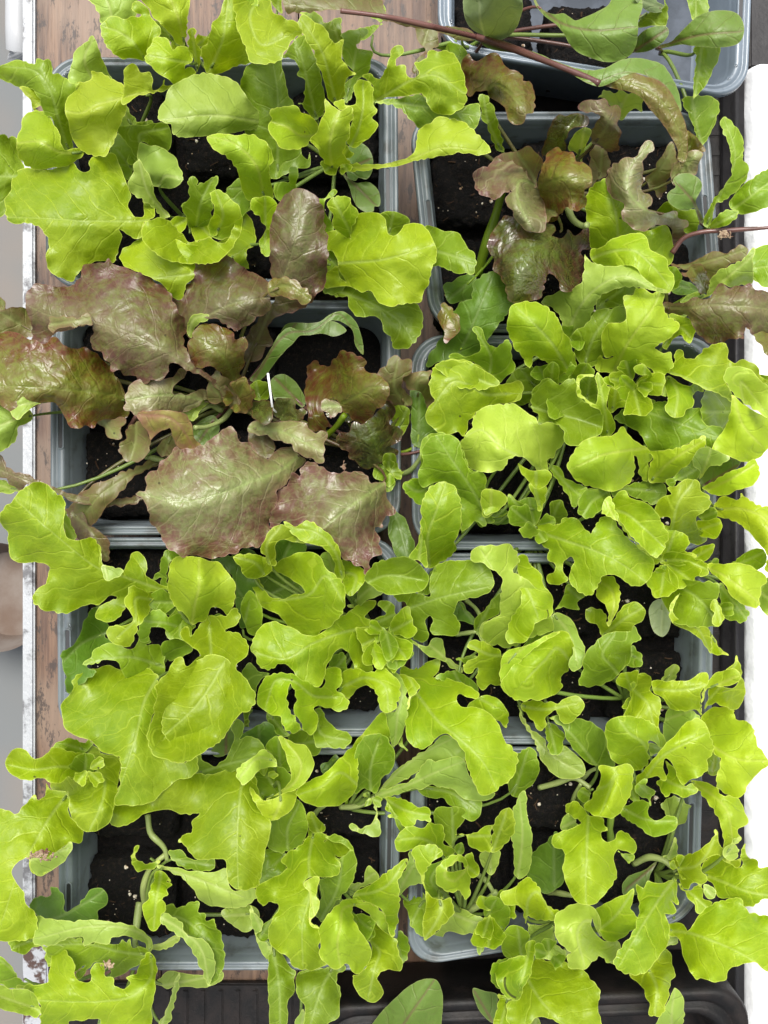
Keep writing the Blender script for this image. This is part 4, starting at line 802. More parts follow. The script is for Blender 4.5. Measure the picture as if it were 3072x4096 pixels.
i G 30,48 -4; 1010,420 1040,290; 1000,285 1060,290 1080,340 1050,420 1020,440 1000,400
m L 16,46,60,58 -8; 340,970 220,780 100,650 0,560; -30,530 50,512 120,515 190,540 250,610 300,690 340,760 375,860 387,940 350,990 300,980 260,1060 250,960 190,910 110,870 90,900 75,950 30,880 -40,800 -65,700 -60,590
q Y 15,40,52,54,50 -5; 640,960 720,800 830,640 900,540 940,450; 800,420 880,450 960,445 965,560 1000,610 1050,640 1060,690 1030,740 980,770 910,810 940,840 1020,850 1030,900 1010,970 940,1000 870,950 810,920 780,950 700,1000 600,980 520,960 510,900 550,860 570,890 635,870 580,880 560,800 560,740 600,660 700,640 720,600 700,480 750,460
q G 8,26,32 -4; 440,930 500,750 620,570; 520,570 620,550 700,540 710,640 600,660 560,740 560,800 560,880 500,930 430,920 380,860 370,760 350,745 480,630
i G 20,36 -4; 560,520 690,430; 540,480 620,430 700,410 800,420 750,460 700,490 720,540 620,545 560,575 520,565
q L 14,38,48,46 -5; 900,950 1100,1010 1250,1090 1420,1160; 980,960 1040,900 1035,850 1090,830 1110,880 1160,890 1230,820 1290,790 1380,790 1395,840 1390,880 1430,920 1480,895 1560,920 1600,950 1605,1000 1659,1040 1560,1060 1400,1000 1375,1040 1410,1110 1425,1170 1330,1120 1200,1060 1100,1010
s LP 45,60,58 5; 1500,1180 1480,1040 1600,1180; 1370,990 1400,950 1480,940 1550,970 1600,1030 1700,1100 1720,1310 1600,1240 1500,1180 1420,1110 1380,1040
+ Y 58,56,50 -8; 1430,1150 1500,1340 1600,1450; 1415,1130 1500,1190 1580,1250 1720,1310 1720,1420 1659,1480 1620,1530 1560,1565 1480,1570 1420,1540 1300,1500 1340,1400 1390,1320 1420,1200
q G 6,22,34,38 -5; 680,1200 850,1240 1100,1330 1340,1415; 640,1280 720,1220 800,1190 900,1180 980,1170 1000,1240 1050,1280 1110,1230 1130,1150 1160,1220 1210,1215 1220,1300 1270,1340 1300,1330 1380,1380 1340,1440 1270,1500 1240,1410 1100,1460 860,1505 850,1450 800,1370 700,1330
s G 15,36 -4; 1390,1240 1230,1240; 1230,1120 1280,1090 1400,1150 1425,1190 1400,1300 1350,1390 1300,1360 1260,1340 1215,1290 1215,1200
q L 8,30 5; 800,1120 700,1030; 560,1030 620,1010 700,1000 780,1050 850,1130 910,1170 870,1210 800,1190 740,1160 700,1180 640,1080
q L 14,40 -3; 840,1090 840,960; 770,950 820,920 870,960 900,1010 890,1070 820,1095 800,1060 860,1000 800,990
q P 10,30 -3; 950,1020 960,1130; 905,1010 960,1020 1000,1060 980,1140 930,1110
q L 12,38,44 -4; 1000,1000 1060,1110 1040,1260; 990,1000 1090,1060 1150,1060 1200,1040 1230,1100 1170,1110 1150,1200 1110,1230 1100,1260 1040,1280 980,1230 1000,1140 985,1060
m G 15,38 4; 460,1150 480,1010; 395,1040 450,1000 500,1000 515,1050 545,1100 550,1200 500,1210 430,1160 390,1110
m L 20,56,58 -6; 600,1390 570,1200 530,1000; 385,1040 400,1000 450,990 500,1000 440,1010 410,1050 415,1110 460,1160 515,1190 530,1100 520,1010 530,980 560,1030 600,1090 590,1200 620,1270 645,1350 620,1390 550,1405 560,1350 555,1290 540,1220 500,1210 430,1160 390,1110
m G 8,28,36,38 5; 60,1200 200,1240 400,1290 550,1340; 90,1190 100,1100 150,1050 200,1020 270,1060 340,1020 385,1030 390,1110 430,1160 540,1210 560,1290 550,1380 450,1420 390,1470 300,1420 310,1380 270,1330 190,1310 140,1330 130,1270 90,1230
m L 20,46 -3; 630,1230 650,1090; 600,1080 650,1090 680,1150 725,1195 660,1220 610,1255 590,1200
m G 12,44 3; 220,1060 230,930; 170,1000 190,940 230,910 265,930 260,1000 250,1070 215,1060
m G 12,34 3; 400,1030 440,950; 330,1030 370,970 400,930 460,925 500,960 505,1000 440,1000 400,1040 350,1060
m G 4,14 -3; 120,1080 40,980; 0,960 80,940 160,1000 200,1060 120,1140 60,1180 -40,1190 -80,1060
m LP 20,50,62,60,50 -7; 180,1650 60,1560 -100,1480 -250,1360 -340,1400; -378,1500 -375,1420 -330,1380 -310,1340 -290,1270 -220,1210 -110,1190 -30,1190 30,1230 80,1260 120,1290 140,1330 190,1310 260,1330 300,1380 300,1450 250,1500 240,1550 190,1565 195,1640 150,1640 60,1560 0,1530 -60,1560 -100,1620 -160,1640 -240,1640 -310,1610 -350,1560
+ L 48,38 -5; 120,1640 120,1720; 0,1580 60,1620 110,1640 190,1625 215,1650 200,1710 160,1745 120,1750 80,1700 20,1640
+ L 45,28 -4; 110,1740 140,1850; 80,1720 130,1750 190,1730 185,1810 140,1895 110,1820
m G 18,46,52,52 -8; 100,1900 -80,1760 -250,1560 -500,1400; -640,1540 -630,1430 -600,1400 -500,1380 -440,1400 -370,1480 -350,1560 -310,1640 -230,1640 -210,1750 -200,1800 -230,1900 -220,1990 -290,1960 -330,2010 -370,2030 -380,1930 -390,1810 -450,1720 -500,1700 -560,1700 -620,1730 -650,1640
m G 14,34 4; -600,1790 -700,1740; -760,1725 -710,1690 -640,1690 -630,1725 -560,1710 -600,1770 -620,1860 -670,1840 -730,1780
m L 25,46,46 -6; -220,1760 -160,1840 -200,1900; -225,1750 -170,1750 -110,1770 -70,1820 -170,1920 -215,1925
q Y 18,52,60,58 -8; 850,1480 700,1500 550,1530 400,1600; 330,1600 350,1530 400,1460 470,1420 550,1405 640,1390 690,1340 730,1390 800,1450 850,1480 890,1530 870,1590 880,1630 850,1710 800,1650 790,1550 770,1530 780,1610 740,1700 670,1750 600,1765 500,1740 450,1725 370,1680
s Y 12,38,48 -6; 880,1700 1000,1580 1230,1430; 860,1505 1000,1490 1100,1460 1180,1420 1240,1405 1245,1450 1200,1525 1130,1585 1080,1625 1010,1685 950,1710 870,1700 880,1590 890,1530
s G 10,28 -4; 1180,1620 1060,1690; 1090,1575 1150,1535 1210,1605 1200,1665 1150,1700 1050,1705 1030,1740 985,1700 1060,1645
s P 12,42,50 4; 1200,1700 1260,1560 1280,1490; 1160,1560 1200,1490 1260,1475 1300,1500 1400,1545 1350,1590 1270,1600 1230,1660 1200,1690 1210,1640 1165,1600
s C 4,22 -2; 1230,1730 1450,1600; 1220,1740 1230,1620 1310,1580 1420,1550 1480,1570 1450,1615 1350,1690
s Y 14,44,46 5; 1250,1760 1420,1680 1570,1590; 1220,1745 1300,1700 1380,1650 1480,1610 1570,1555 1600,1600 1590,1680 1530,1735 1450,1750 1370,1795 1270,1775
n U 16,44,52,56,50 -5; 970,550 1150,550 1300,530 1500,540 1730,570; 970,520 1060,525 1120,510 1160,490 1230,500 1290,460 1330,400 1360,385 1410,415 1480,400 1540,390 1580,420 1659,440 1730,440 1730,850 1659,870 1620,790 1560,720 1510,680 1500,750 1400,760 1330,790 1260,780 1190,720 1150,640 1120,590 1040,595 980,580
+ M 50,46 -4; 1530,690 1640,850; 1510,680 1590,670 1659,690 1730,720 1730,850 1650,860 1610,790 1560,740
n P 12,36,44 -4; 1200,490 1350,380 1560,200; 1200,490 1260,450 1270,400 1300,330 1400,270 1500,220 1565,155 1555,240 1550,390 1480,400 1410,415 1360,385 1330,400 1290,460 1240,480
n G 10,28,34 -3; 1350,380 1560,290 1730,270; 1540,240 1570,160 1730,150 1730,420 1600,400 1555,350
n B 6,24,34 -3; 1020,300 1300,230 1520,160; 1015,260 1100,260 1230,210 1280,180 1360,190 1430,160 1490,138 1530,170 1500,220 1400,270 1300,330 1270,400 1250,350 1100,300
n M 12,38,40 4; 1240,440 1200,360 1150,280; 1075,310 1110,300 1150,260 1190,250 1230,280 1250,340 1265,380 1260,440 1230,455 1190,430 1180,380 1110,350
n D 5,20 -3; 1180,430 1060,400; 1030,440 1060,370 1110,370 1200,440 1180,450
n G 5,22 -3; 1240,480 1110,500; 1085,510 1120,470 1200,445 1260,465 1160,500
q L 5,26,28 4; 1000,760 1080,680 1140,740; 1000,600 1100,610 1170,650 1175,710 1140,785 1110,770 1080,730 1020,760 990,830 960,800 1040,690 1050,640
s G 10,30 -4; 1500,1060 1640,1100; 1560,1060 1600,1000 1640,1000 1730,1010 1730,1100 1659,1100 1600,1040
T 0 1700
r S 12,34,52,60,62,58 -7; 2010,180 1860,300 1659,380 1440,460 1200,510 960,460; 915,445 965,440 970,400 960,340 1000,310 1040,300 1070,250 1130,200 1170,145 1240,165 1330,145 1400,100 1460,50 1530,15 1560,40 1600,110 1659,115 1700,190 1780,230 1860,160 1955,150 1980,190 2030,240 1940,320 1900,390 1840,420 1830,520 1800,600 1790,680 1800,740 1750,790 1700,815 1640,810 1560,850 1500,860 1400,892 1320,870 1270,860 1215,868 1150,840 1100,800 1060,740 1040,690 1000,640 985,580 960,520 935,490
r U 5,14,24,30,34,30 -4; 940,500 700,520 480,490 330,430 180,370 -40,280; -60,190 10,210 60,280 150,320 220,345 360,420 480,460 560,480 700,505 935,485 932,512 800,540 650,530 480,500 400,460 300,430 180,400 130,430 60,380 0,345 -60,340
r P 20,28 -2; 140,440 -40,390; -60,345 0,350 60,380 140,425 60,460 0,460 -60,455
r B 0,18,24,14 -4; 1060,245 850,340 650,480 520,650; 1060,235 1060,260 980,290 880,370 780,470 700,540 640,640 600,690 560,740 500,740 440,600 430,560 500,520 530,460 600,415 660,385 730,360 800,320 880,285 990,240
r U 12,26,18 -3; 470,580 600,700 710,880; 480,570 540,580 580,660 640,690 700,740 720,800 725,870 710,910 690,900 680,840 650,780 600,745 520,755 500,700
~r T -5,4,8 2; 970,210 1040,225 1090,235
t L 10,26,40,52,58,56 -5; 1120,1110 950,1050 800,1000 650,950 440,790 110,500; 0,600 20,550 70,510 130,440 200,390 260,375 330,410 380,465 415,470 430,530 430,600 420,690 440,750 490,770 560,755 610,745 650,780 675,850 680,920 740,940 810,970 850,900 870,860 910,845 950,870 980,940 970,1000 1000,1020 1060,1060 1130,1090 1120,1130 1060,1120 990,1110 920,1150 850,1180 800,1260 740,1300 680,1300 640,1275 655,1220 700,1185 775,1140 740,1130 690,1160 650,1190 600,1180 560,1200 500,1225 420,1250 350,1230 270,1220 215,1180 215,1140 250,1090 310,1060 325,1010 335,940 310,920 230,910 130,910 80,880 60,820 55,760 60,710 20,670 0,640
+ P 50,54 -3; 690,900 710,1020; 675,850 680,920 740,940 820,970 770,1010 705,1035 680,990
+ P 42,36 -2; 430,650 500,750; 430,570 470,650 510,750 490,765 440,740 420,690
t L 12,44,50,44 -4; 1010,1160 900,1150 900,1280 790,1400; 850,1075 890,1060 930,1085 980,1110 1030,1120 1010,1150 980,1190 990,1210 960,1290 920,1340 900,1400 880,1450 840,1475 780,1460 730,1430 710,1380 720,1340 780,1325 850,1320 880,1290 870,1240 840,1200 835,1150 855,1120
t Y 30,55,70,72,55 -11; 1275,1320 1290,1200 1320,1080 1320,980 1320,900; 1110,1000 1120,930 1170,880 1260,878 1340,882 1410,905 1455,915 1500,970 1540,1020 1565,1080 1560,1160 1540,1220 1520,1260 1450,1210 1400,1200 1380,1250 1350,1300 1310,1300 1275,1325 1240,1270 1190,1230 1140,1180 1115,1110
t D -5,12,24 7; 700,1380 540,1450 430,1560; 400,1520 480,1470 520,1400 560,1300 610,1220 660,1190 660,1280 700,1300 730,1330 700,1400 760,1450 700,1480 620,1540 580,1600 640,1640 560,1700 500,1760 460,1780 430,1660
t G 8,30,34 -4; 1080,1600 850,1540 560,1590; 545,1595 600,1540 640,1480 700,1455 790,1460 860,1490 900,1470 930,1400 970,1400 1000,1440 970,1460 1050,1460 1090,1520 1095,1600 1090,1680 1000,1720 850,1700 810,1630 800,1590 770,1565 700,1560 620,1585
t G 4,24,30 -4; 1270,1380 1120,1320 960,1300; 910,1380 960,1270 1010,1230 1080,1240 1110,1280 1180,1260 1240,1320 1270,1420 1280,1490 1150,1560 1090,1560 1070,1450 1140,1420 1090,1350 1010,1350 980,1440 930,1440
t G 4,26 -4; 1140,1120 1120,880; 1015,1020 1060,960 1070,880 1110,830 1150,825 1200,870 1150,890 1110,950 1105,1000 1110,1100 1050,1105 1080,1010 1010,1025
t G 2,16 -3; 1150,1150 1300,1250; 1050,1150 1110,1140 1180,1190 1240,1270 1270,1330 1180,1290 1100,1250 1020,1240
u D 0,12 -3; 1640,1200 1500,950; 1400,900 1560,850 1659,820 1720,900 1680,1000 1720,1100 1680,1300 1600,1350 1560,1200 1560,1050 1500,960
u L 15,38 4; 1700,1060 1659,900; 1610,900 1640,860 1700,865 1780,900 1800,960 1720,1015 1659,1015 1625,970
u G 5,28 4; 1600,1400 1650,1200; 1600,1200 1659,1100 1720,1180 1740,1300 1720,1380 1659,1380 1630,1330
T 1000 1700
r S 20,42,50,46,42 -6; 910,370 750,480 600,590 450,720 300,900; 130,680 170,520 180,420 240,400 280,320 330,340 340,290 390,235 450,260 500,300 560,310 600,320 625,235 635,300 700,310 780,330 800,370 850,385 890,370 900,450 920,520 960,580 900,600 880,680 840,690 850,760 880,860 800,890 800,940 800,980 760,985 750,950 700,930 620,890 600,850 560,770 500,690 370,640 300,670 230,640 190,670
k G 0,14,16 -3; 960,300 920,350 930,420; 820,350 840,260 880,270 930,300 1000,300 1005,350 960,370 950,410 910,440 880,370
k D -4,6,10 -3; 905,470 980,640 1040,860; 905,470 960,560 1020,620 1060,720 1085,810 1050,870 990,870 950,800 920,700 925,600
m G 16,38,54,60 -6; 1600,660 1480,440 1360,260 1240,80; 1145,410 1125,320 1150,220 1140,170 1180,100 1250,70 1330,70 1385,110 1410,200 1460,290 1545,320 1560,420 1570,470 1570,560 1620,650 1560,660 1540,680 1480,640 1440,690 1400,720 1405,600 1390,480 1330,400 1280,372 1220,380
m G 20,32,38 -3; 1190,420 1110,440 1040,400; 1015,400 1060,370 1130,370 1150,405 1210,390 1170,450 1150,540 1100,520 1040,460
m Y 40,54 -4; 1600,600 1600,440; 1550,430 1600,430 1659,440 1700,500 1650,560 1560,607
m D 4,16 -3; 1659,620 1500,600; 1480,560 1620,560 1700,560 1720,640 1620,660 1540,640
m L 15,52,64,62 -4; 1190,930 1180,740 1240,560 1295,400; 1150,500 1180,430 1240,385 1300,378 1360,420 1395,490 1405,590 1395,690 1360,760 1370,830 1320,880 1250,920 1180,950 1165,870 1145,760 1135,640
+ L 40,52 -3; 1120,900 1145,700; 1060,885 1120,780 1135,650 1150,760 1172,945 1120,900
u L 20,56,68,66 -6; 220,1160 400,1120 500,1000 610,1160; 25,1060 60,1030 90,1100 150,1150 220,1155 290,1130 365,1110 300,1040 220,990 150,960 170,930 240,880 330,850 400,850 470,890 500,940 560,990 610,1030 635,1100 635,1200 600,1270 520,1340 430,1405 350,1390 270,1350 230,1300 170,1240 90,1210 50,1150
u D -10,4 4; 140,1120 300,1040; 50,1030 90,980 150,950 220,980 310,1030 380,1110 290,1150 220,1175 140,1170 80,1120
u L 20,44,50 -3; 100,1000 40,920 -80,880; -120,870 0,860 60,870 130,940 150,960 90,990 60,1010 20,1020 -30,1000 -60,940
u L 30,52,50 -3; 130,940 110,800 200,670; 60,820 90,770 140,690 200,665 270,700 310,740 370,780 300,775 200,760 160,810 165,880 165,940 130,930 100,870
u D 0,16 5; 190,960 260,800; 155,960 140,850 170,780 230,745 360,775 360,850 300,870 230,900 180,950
u L 25,48,52,48 -4; 610,1000 570,850 450,720 280,680; 225,640 250,650 300,675 370,640 440,660 500,700 550,760 590,820 610,900 620,1010 600,1030 560,990 560,900 510,830 430,790 370,780 310,740 260,700
u P 10,36 4; 560,1000 520,860; 470,885 510,830 550,860 580,940 600,1035 560,990 500,940
u L 18,46,44 -5; 640,980 700,1000 680,1120; 610,900 700,930 750,955 760,1010 740,1060 710,1110 660,1135 630,1110 618,1000
u L 12,38,52,58,54 -6; 800,1345 640,1370 420,1450 230,1550 40,1510; 5,1490 20,1420 60,1350 110,1315 170,1310 250,1340 350,1390 430,1405 520,1340 600,1270 650,1250 700,1200 740,1190 780,1165 835,1165 830,1220 780,1250 760,1270 790,1290 800,1340 805,1400 780,1430 800,1480 810,1540 800,1590 810,1620 750,1650 700,1620 680,1570 650,1500 610,1470 560,1510 520,1580 490,1690 460,1730 380,1710 340,1690 260,1600 200,1590 130,1625 60,1600 30,1540
u L 20,44 -3; 790,1440 850,1580; 770,1450 800,1440 820,1410 850,1460 900,1510 910,1570 880,1615 830,1610 810,1540
u G 15,46 3; 900,1360 940,1530; 880,1350 920,1380 970,1430 980,1500 940,1560 910,1570 880,1500 870,1420
u G 12,38 4; 960,1350 970,1590; 930,1330 1020,1370 1060,1420 1080,1440 1050,1500 1080,1510 1040,1570 1000,1610 920,1620 910,1580 970,1540 980,1460 940,1400
u G 5,24 4; 870,1300 860,1450; 820,1360 850,1300 920,1280 940,1330 900,1350 870,1420 840,1440
u G 16,48,58,54 6; 690,1180 770,1060 900,1000 1150,1030; 760,1010 790,960 850,910 960,877 1050,885 1130,930 1180,1000 1170,1060 1120,1100 1020,1120 900,1120 820,1080 775,1045
+ P 5,30 -2; 660,1200 790,1090; 650,1200 700,1190 720,1110 770,1040 830,1085 880,1112 780,1160 700,1205
u G 8,34,46,50 -5; 820,1320 1050,1220 1250,1150 1590,1070; 800,1330 820,1300 860,1270 900,1250 850,1190 870,1170 940,1180 960,1200 970,1260 1020,1260 1030,1200 1020,1170 970,1160 960,1130 1100,1120 1190,1130 1200,1080 1200,1020 1230,950 1300,910 1400,900 1500,905 1560,930 1600,980 1615,1050 1580,1110 1500,1140 1420,1160 1370,1190 1355,1250 1380,1290 1395,1340 1370,1390 1280,1395 1210,1390 1200,1350 1220,1310 1200,1265 1160,1290 1170,1350 1190,1400 1170,1435 1110,1440 1070,1400 1050,1360 1000,1350 920,1360 850,1380
v P 0,16 -2; 1400,1630 1180,1450; 1085,1440 1180,1470 1210,1425 1270,1420 1285,1470 1290,1530 1400,1600 1410,1650 1330,1610 1260,1560 1170,1520
v D 0,10 -2; 1380,1180 1490,1310; 1360,1200 1400,1180 1440,1240 1510,1325 1440,1310 1370,1290
v G 15,40 -4; 1180,1050 1220,950; 1110,1110 1150,1080 1180,1000 1230,940 1225,1000 1200,1080 1190,1130
~v T -5,4,10 1.4; 1430,1160 1500,1220 1540,1290
~v T -5,2,8 1.6; 1370,1390 1440,1380 1500,1370
v LP 14,42,56,58 -5; 1520,1500 1560,1200 1620,1000 1540,840; 1465,855 1500,810 1570,800 1640,810 1720,790 1780,870 1790,910 1740,960 1820,1010 1900,1090 1960,1230 2010,1290 2005,1360 1930,1400 1830,1420 1760,1470 1640,1465 1560,1440 1530,1380 1540,1320 1600,1290 1650,1250 1659,1130 1670,1010 1600,950 1540,915 1480,900
v G 6,26 3; 1500,1380 1590,1200; 1490,1360 1500,1290 1560,1230 1600,1170 1660,1120 1650,1260 1560,1300 1540,1430
T 2072 1700
v L 8,34,48,54,50 -5; 100,700 350,780 550,850 700,930 850,1040; 110,610 200,650 260,660 310,620 370,610 420,660 460,710 490,720 510,670 550,620 600,605 650,640 680,690 750,770 830,850 890,890 890,970 850,1040 790,1065 730,1050 680,1020 640,1000 570,1000 540,1060 500,1120 440,1125 370,1080 340,1010 350,940 380,910 360,870 320,880 300,960 330,1020 260,1060 200,1050 190,1000 250,960 240,910 200,880 210,830 170,800 120,760
v L 24,58,64,58 5; 560,570 700,580 830,680 960,800; 640,480 710,435 740,480 820,510 900,550 950,640 990,720 980,800 940,870 910,880 850,830 760,750 700,660 650,570 620,510
+ Y 50,56,58 -3; 590,520 680,680 860,850; 550,580 610,480 650,560 700,660 780,770 905,875 850,850 740,750 650,640
q G 20,48,46 8; 600,450 500,500 430,600; 390,540 410,480 460,430 530,425 600,440 605,490 570,540 510,600 450,620 400,590
q G 10,30,42 -4; 210,260 330,400 430,480; 200,250 260,270 320,360 460,420 400,500 380,550 300,420
q G 4,16 -3; 900,440 700,420; 610,440 700,410 850,370 960,385 980,420 970,480 900,530 820,500 740,470 700,430 640,480
v L 8,36,46,44 -4; 1000,800 1030,650 1070,500 1150,390; 905,540 960,480 1020,460 1000,420 1050,410 1100,370 1180,360 1230,440 1280,480 1280,530 1230,580 1180,620 1200,690 1260,760 1200,795 1130,780 1070,810 1000,810 1000,700 1010,620 940,610 910,580
s L 12,38 4; 1190,700 1340,650; 1190,640 1260,640 1330,625 1355,680 1300,750 1200,720
s G 10,34 -3; 1200,620 1310,580; 1200,600 1280,545 1320,590 1290,640 1220,630
s Y 20,44,54,48 -6; 1320,560 1500,560 1650,640 1700,900; 1300,540 1340,480 1470,480 1480,450 1550,510 1659,545 1730,560 1730,1000 1640,960 1659,870 1600,780 1500,680 1400,620 1310,600
w G 12,44,50,40 5; 1000,1060 1100,1090 1200,1150 1300,1280; 940,1080 970,1040 1100,1030 1200,1040 1300,1040 1340,1070 1330,1140 1310,1180 1350,1250 1350,1320 1280,1340 1200,1350 1100,1330 1020,1310 1000,1240 970,1170
+ L 48,52,50,38 -5; 1060,1120 1050,1260 1200,1360 1270,1500; 1000,1250 1020,1180 1080,1110 1040,1180 1030,1240 1080,1300 1150,1340 1250,1355 1285,1430 1280,1515 1240,1460 1180,1390 1080,1340 1020,1310
+ L 52,54 -3; 1310,1160 1340,1290; 1280,1200 1310,1160 1340,1200 1360,1290 1330,1330 1290,1300 1300,1260
w Y 14,42,50,48 -4; 1180,920 1350,990 1480,1080 1600,1180; 1255,930 1380,930 1500,925 1600,970 1659,1030 1620,1080 1585,1210 1500,1190 1420,1130 1380,1060 1300,990
w G 8,24,28 -3; 1320,1040 1420,1160 1520,1290; 1340,1050 1420,1130 1500,1200 1530,1250 1500,1305 1420,1300 1350,1270 1340,1150
w G 8,34 -3; 1410,950 1620,850; 1410,930 1480,870 1560,830 1620,830 1640,900 1590,960 1500,930
w L 6,22 -3; 1150,890 1290,810; 1140,860 1200,820 1300,795 1290,850 1230,900 1160,880
w S2 0,8 -1; 960,1160 950,1390; 870,1220 900,1170 950,1155 1000,1220 1015,1300 990,1380 960,1405 900,1370 875,1290
w L 10,24 -3; 1290,1400 1370,1530; 1290,1390 1340,1480 1400,1530 1350,1520 1290,1520 1280,1450
w L 12,36,40 4; 960,900 1100,900 1240,950; 940,880 1000,850 1080,850 1180,880 1250,910 1255,980 1210,1005 1140,940 1050,930 960,920
w L 10,32 4; 980,1020 930,980; 900,980 950,950 1010,1000 990,1040 930,1020
w L 10,28 3; 1000,850 1100,820; 960,820 1020,810 1100,830 1180,870 1080,880 980,870
w G 5,24 3; 1050,1000 980,950; 960,940 1060,940 1140,990 1180,1040 1060,1040 970,1060
w P 20,44 -3; 1600,1100 1700,1180; 1590,1120 1659,1010 1730,1000 1730,1280 1620,1240
w G 10,22 -3; 1270,920 1310,890; 1270,930 1300,885 1330,895 1325,940
v Y 12,40,44,34 4; 540,1040 610,1080 640,1180 600,1330; 520,1110 550,1020 620,1005 660,1040 680,1120 670,1200 620,1310 600,1340 590,1230
gg L 15,42,46 -4; 560,1400 700,1290 830,1210; 450,1220 580,1240 600,1330 700,1200 800,1180 840,1220 830,1290 750,1350 740,1385 650,1370 560,1400 530,1330 470,1300
v G 5,26 -4; 420,1160 330,1080; 240,1230 300,1150 330,1060 400,1080 440,1130 400,1180 410,1230 300,1210
v P 5,26,30 -4; 240,1260 330,1370 390,1560; 190,1310 260,1250 340,1290 400,1400 440,1500 430,1580 400,1620 350,1620 360,1480 330,1400 250,1370
v G 5,20 -3; 200,1450 120,1330; 90,1380 110,1310 190,1300 250,1370 300,1380 200,1430 120,1470 30,1490
gg G 4,14 -3; 740,1520 820,1560; 720,1600 760,1470 830,1560 820,1600
v G 10,32 3; 130,680 90,660; 10,700 40,660 90,640 120,690 160,690 150,720 90,750 40,750
v G 6,34 4; 220,640 270,520; 210,530 240,505 290,500 310,560 330,600 280,650 240,640
m G 10,32 -4; 90,630 -30,500; -60,460 0,510 60,540 120,600 90,640 20,630 -30,600
v L 10,42,52,48 -5; -90,870 -20,960 60,1100 130,1260; 0,870 50,870 80,930 130,970 160,1000 170,1060 200,1110 230,1190 220,1260 160,1290 110,1310 90,1380 30,1440 -20,1450 -80,1440 -50,1300 20,1160 10,1050 0,960
gg L 14,42,54,52 -6; 360,1590 260,1480 180,1560 60,1680; 0,1570 40,1530 100,1470 180,1420 260,1375 310,1370 345,1420 370,1480 350,1580 345,1620 280,1680 300,1730 260,1780 180,1810 100,1820 20,1835 -50,1800 -110,1720 -60,1640
gg Y 46,54 -3; -60,1560 80,1440; -110,1700 -90,1520 0,1480 90,1450 200,1395 280,1372 180,1430 80,1500 0,1590 -60,1660
T 0 2500
x L 18,40,52,56,52 -6; 1060,330 960,500 910,700 860,880 780,1120; 420,520 460,460 485,420 480,370 520,325 580,292 650,285 730,275 800,305 830,280 1000,290 1050,340 1040,440 1050,520 1000,650 990,760 1010,830 1100,890 1200,920 1300,870 1315,920 1300,980 1250,1015 1180,1020 1130,1070 1060,1120 1000,1165 900,1195 830,1190 760,1190 790,1060 800,930 785,880 740,860 680,840 640,800 600,755 520,745 440,690 415,600
x L 25,52,62,66,66 9; 1390,20 1400,250 1380,400 1280,560 1090,750; 1200,60 1240,15 1260,80 1390,-60 1510,-70 1560,-120 1590,-90 1590,-30 1500,40 1560,40 1600,60 1650,130 1640,200 1570,260 1560,300 1600,330 1659,400 1700,480 1659,560 1580,610 1530,670 1470,760 1400,820 1300,870 1210,920 1120,900 1010,850 980,770 985,690 1020,600 1030,520 1045,470 1030,420 1050,370 1120,310 1140,260 1165,220 1210,220 1240,270 1300,240 1340,200 1280,140 1220,100
+ L 66,74,76,72 -3; 1480,260 1400,400 1280,560 1090,730; 1100,760 1070,700 1075,620 1110,530 1190,430 1240,310 1300,240 1410,195 1500,230 1560,330 1600,480 1500,640 1400,720 1330,800 1250,825 1170,810
y L 14,40,48,44 6; 560,960 400,940 230,960 60,930; 40,930 50,890 100,830 150,820 190,860 230,895 280,875 320,845 345,820 450,830 540,850 600,900 600,980 540,1040 450,1000 400,1050 330,1040 300,1015 250,1015 200,1025 130,1010 60,980
y L 18,44,58,54 -7; 620,950 690,1030 670,1200 600,1350; 335,1060 370,1000 400,960 425,970 460,1010 540,1040 610,960 640,880 600,850 530,860 560,790 600,785 650,830 700,860 760,870 795,900 795,960 780,1080 760,1190 740,1270 700,1330 640,1360 560,1360 500,1310 460,1240 455,1170 450,1110 420,1100 350,1100
y G 10,30 -3; 560,830 430,790; 340,820 400,770 510,755 540,780 600,760 620,790 560,850 440,850
y G 10,34 5; 560,1020 570,880; 440,980 480,900 560,850 620,860 620,960 560,1030 480,1020
y L 14,34,46,52,50 -4; 440,1130 340,1260 240,1430 120,1650 20,1950; 0,1215 60,1235 120,1250 150,1210 200,1140 230,1125 260,1155 300,1110 305,1045 340,1090 450,1110 460,1170 450,1230 480,1300 540,1330 550,1400 520,1450 490,1440 470,1440 430,1470 380,1560 330,1630 270,1655 220,1640 195,1590 190,1541 130,1561 80,1621 100,1701 150,1771 170,1841 240,1921 248,2021 210,2081 100,2096 -70,2070 -70,1200
+ P 50,44 -3; 200,1560 430,1490; 195,1550 320,1540 430,1470 470,1440 480,1450 430,1560 360,1610 300,1650 240,1658 205,1620
x L 18,42,50,54,52 -5; 1660,900 1600,1080 1580,1300 1575,1500 1580,1740; 1310,985 1400,1000 1570,920 1640,880 1680,960 1720,1100 1760,1200 1790,1300 1780,1400 1760,1500 1740,1640 1700,1740 1640,1755 1560,1750 1520,1700 1500,1560 1400,1550 1330,1560 1250,1500 1215,1450 1185,1440 1200,1400 1240,1385 1275,1370 1270,1300 1325,1250 1250,1260 1100,1225 1000,1235 900,1290 820,1330 770,1335 730,1300 760,1195 1000,1165 1180,1020 1250,1015
x G 8,28,34 -4; 1300,990 1480,930 1700,880; 1310,870 1330,855 1360,900 1420,930 1490,890 1530,830 1560,740 1540,690 1580,620 1620,680 1590,760 1659,740 1740,780 1750,880 1659,930 1500,990 1300,1020
x C 0,10 -2; 1500,850 1500,720; 1400,820 1470,740 1540,650 1560,700 1540,820 1480,870 1420,870
T 0 3296
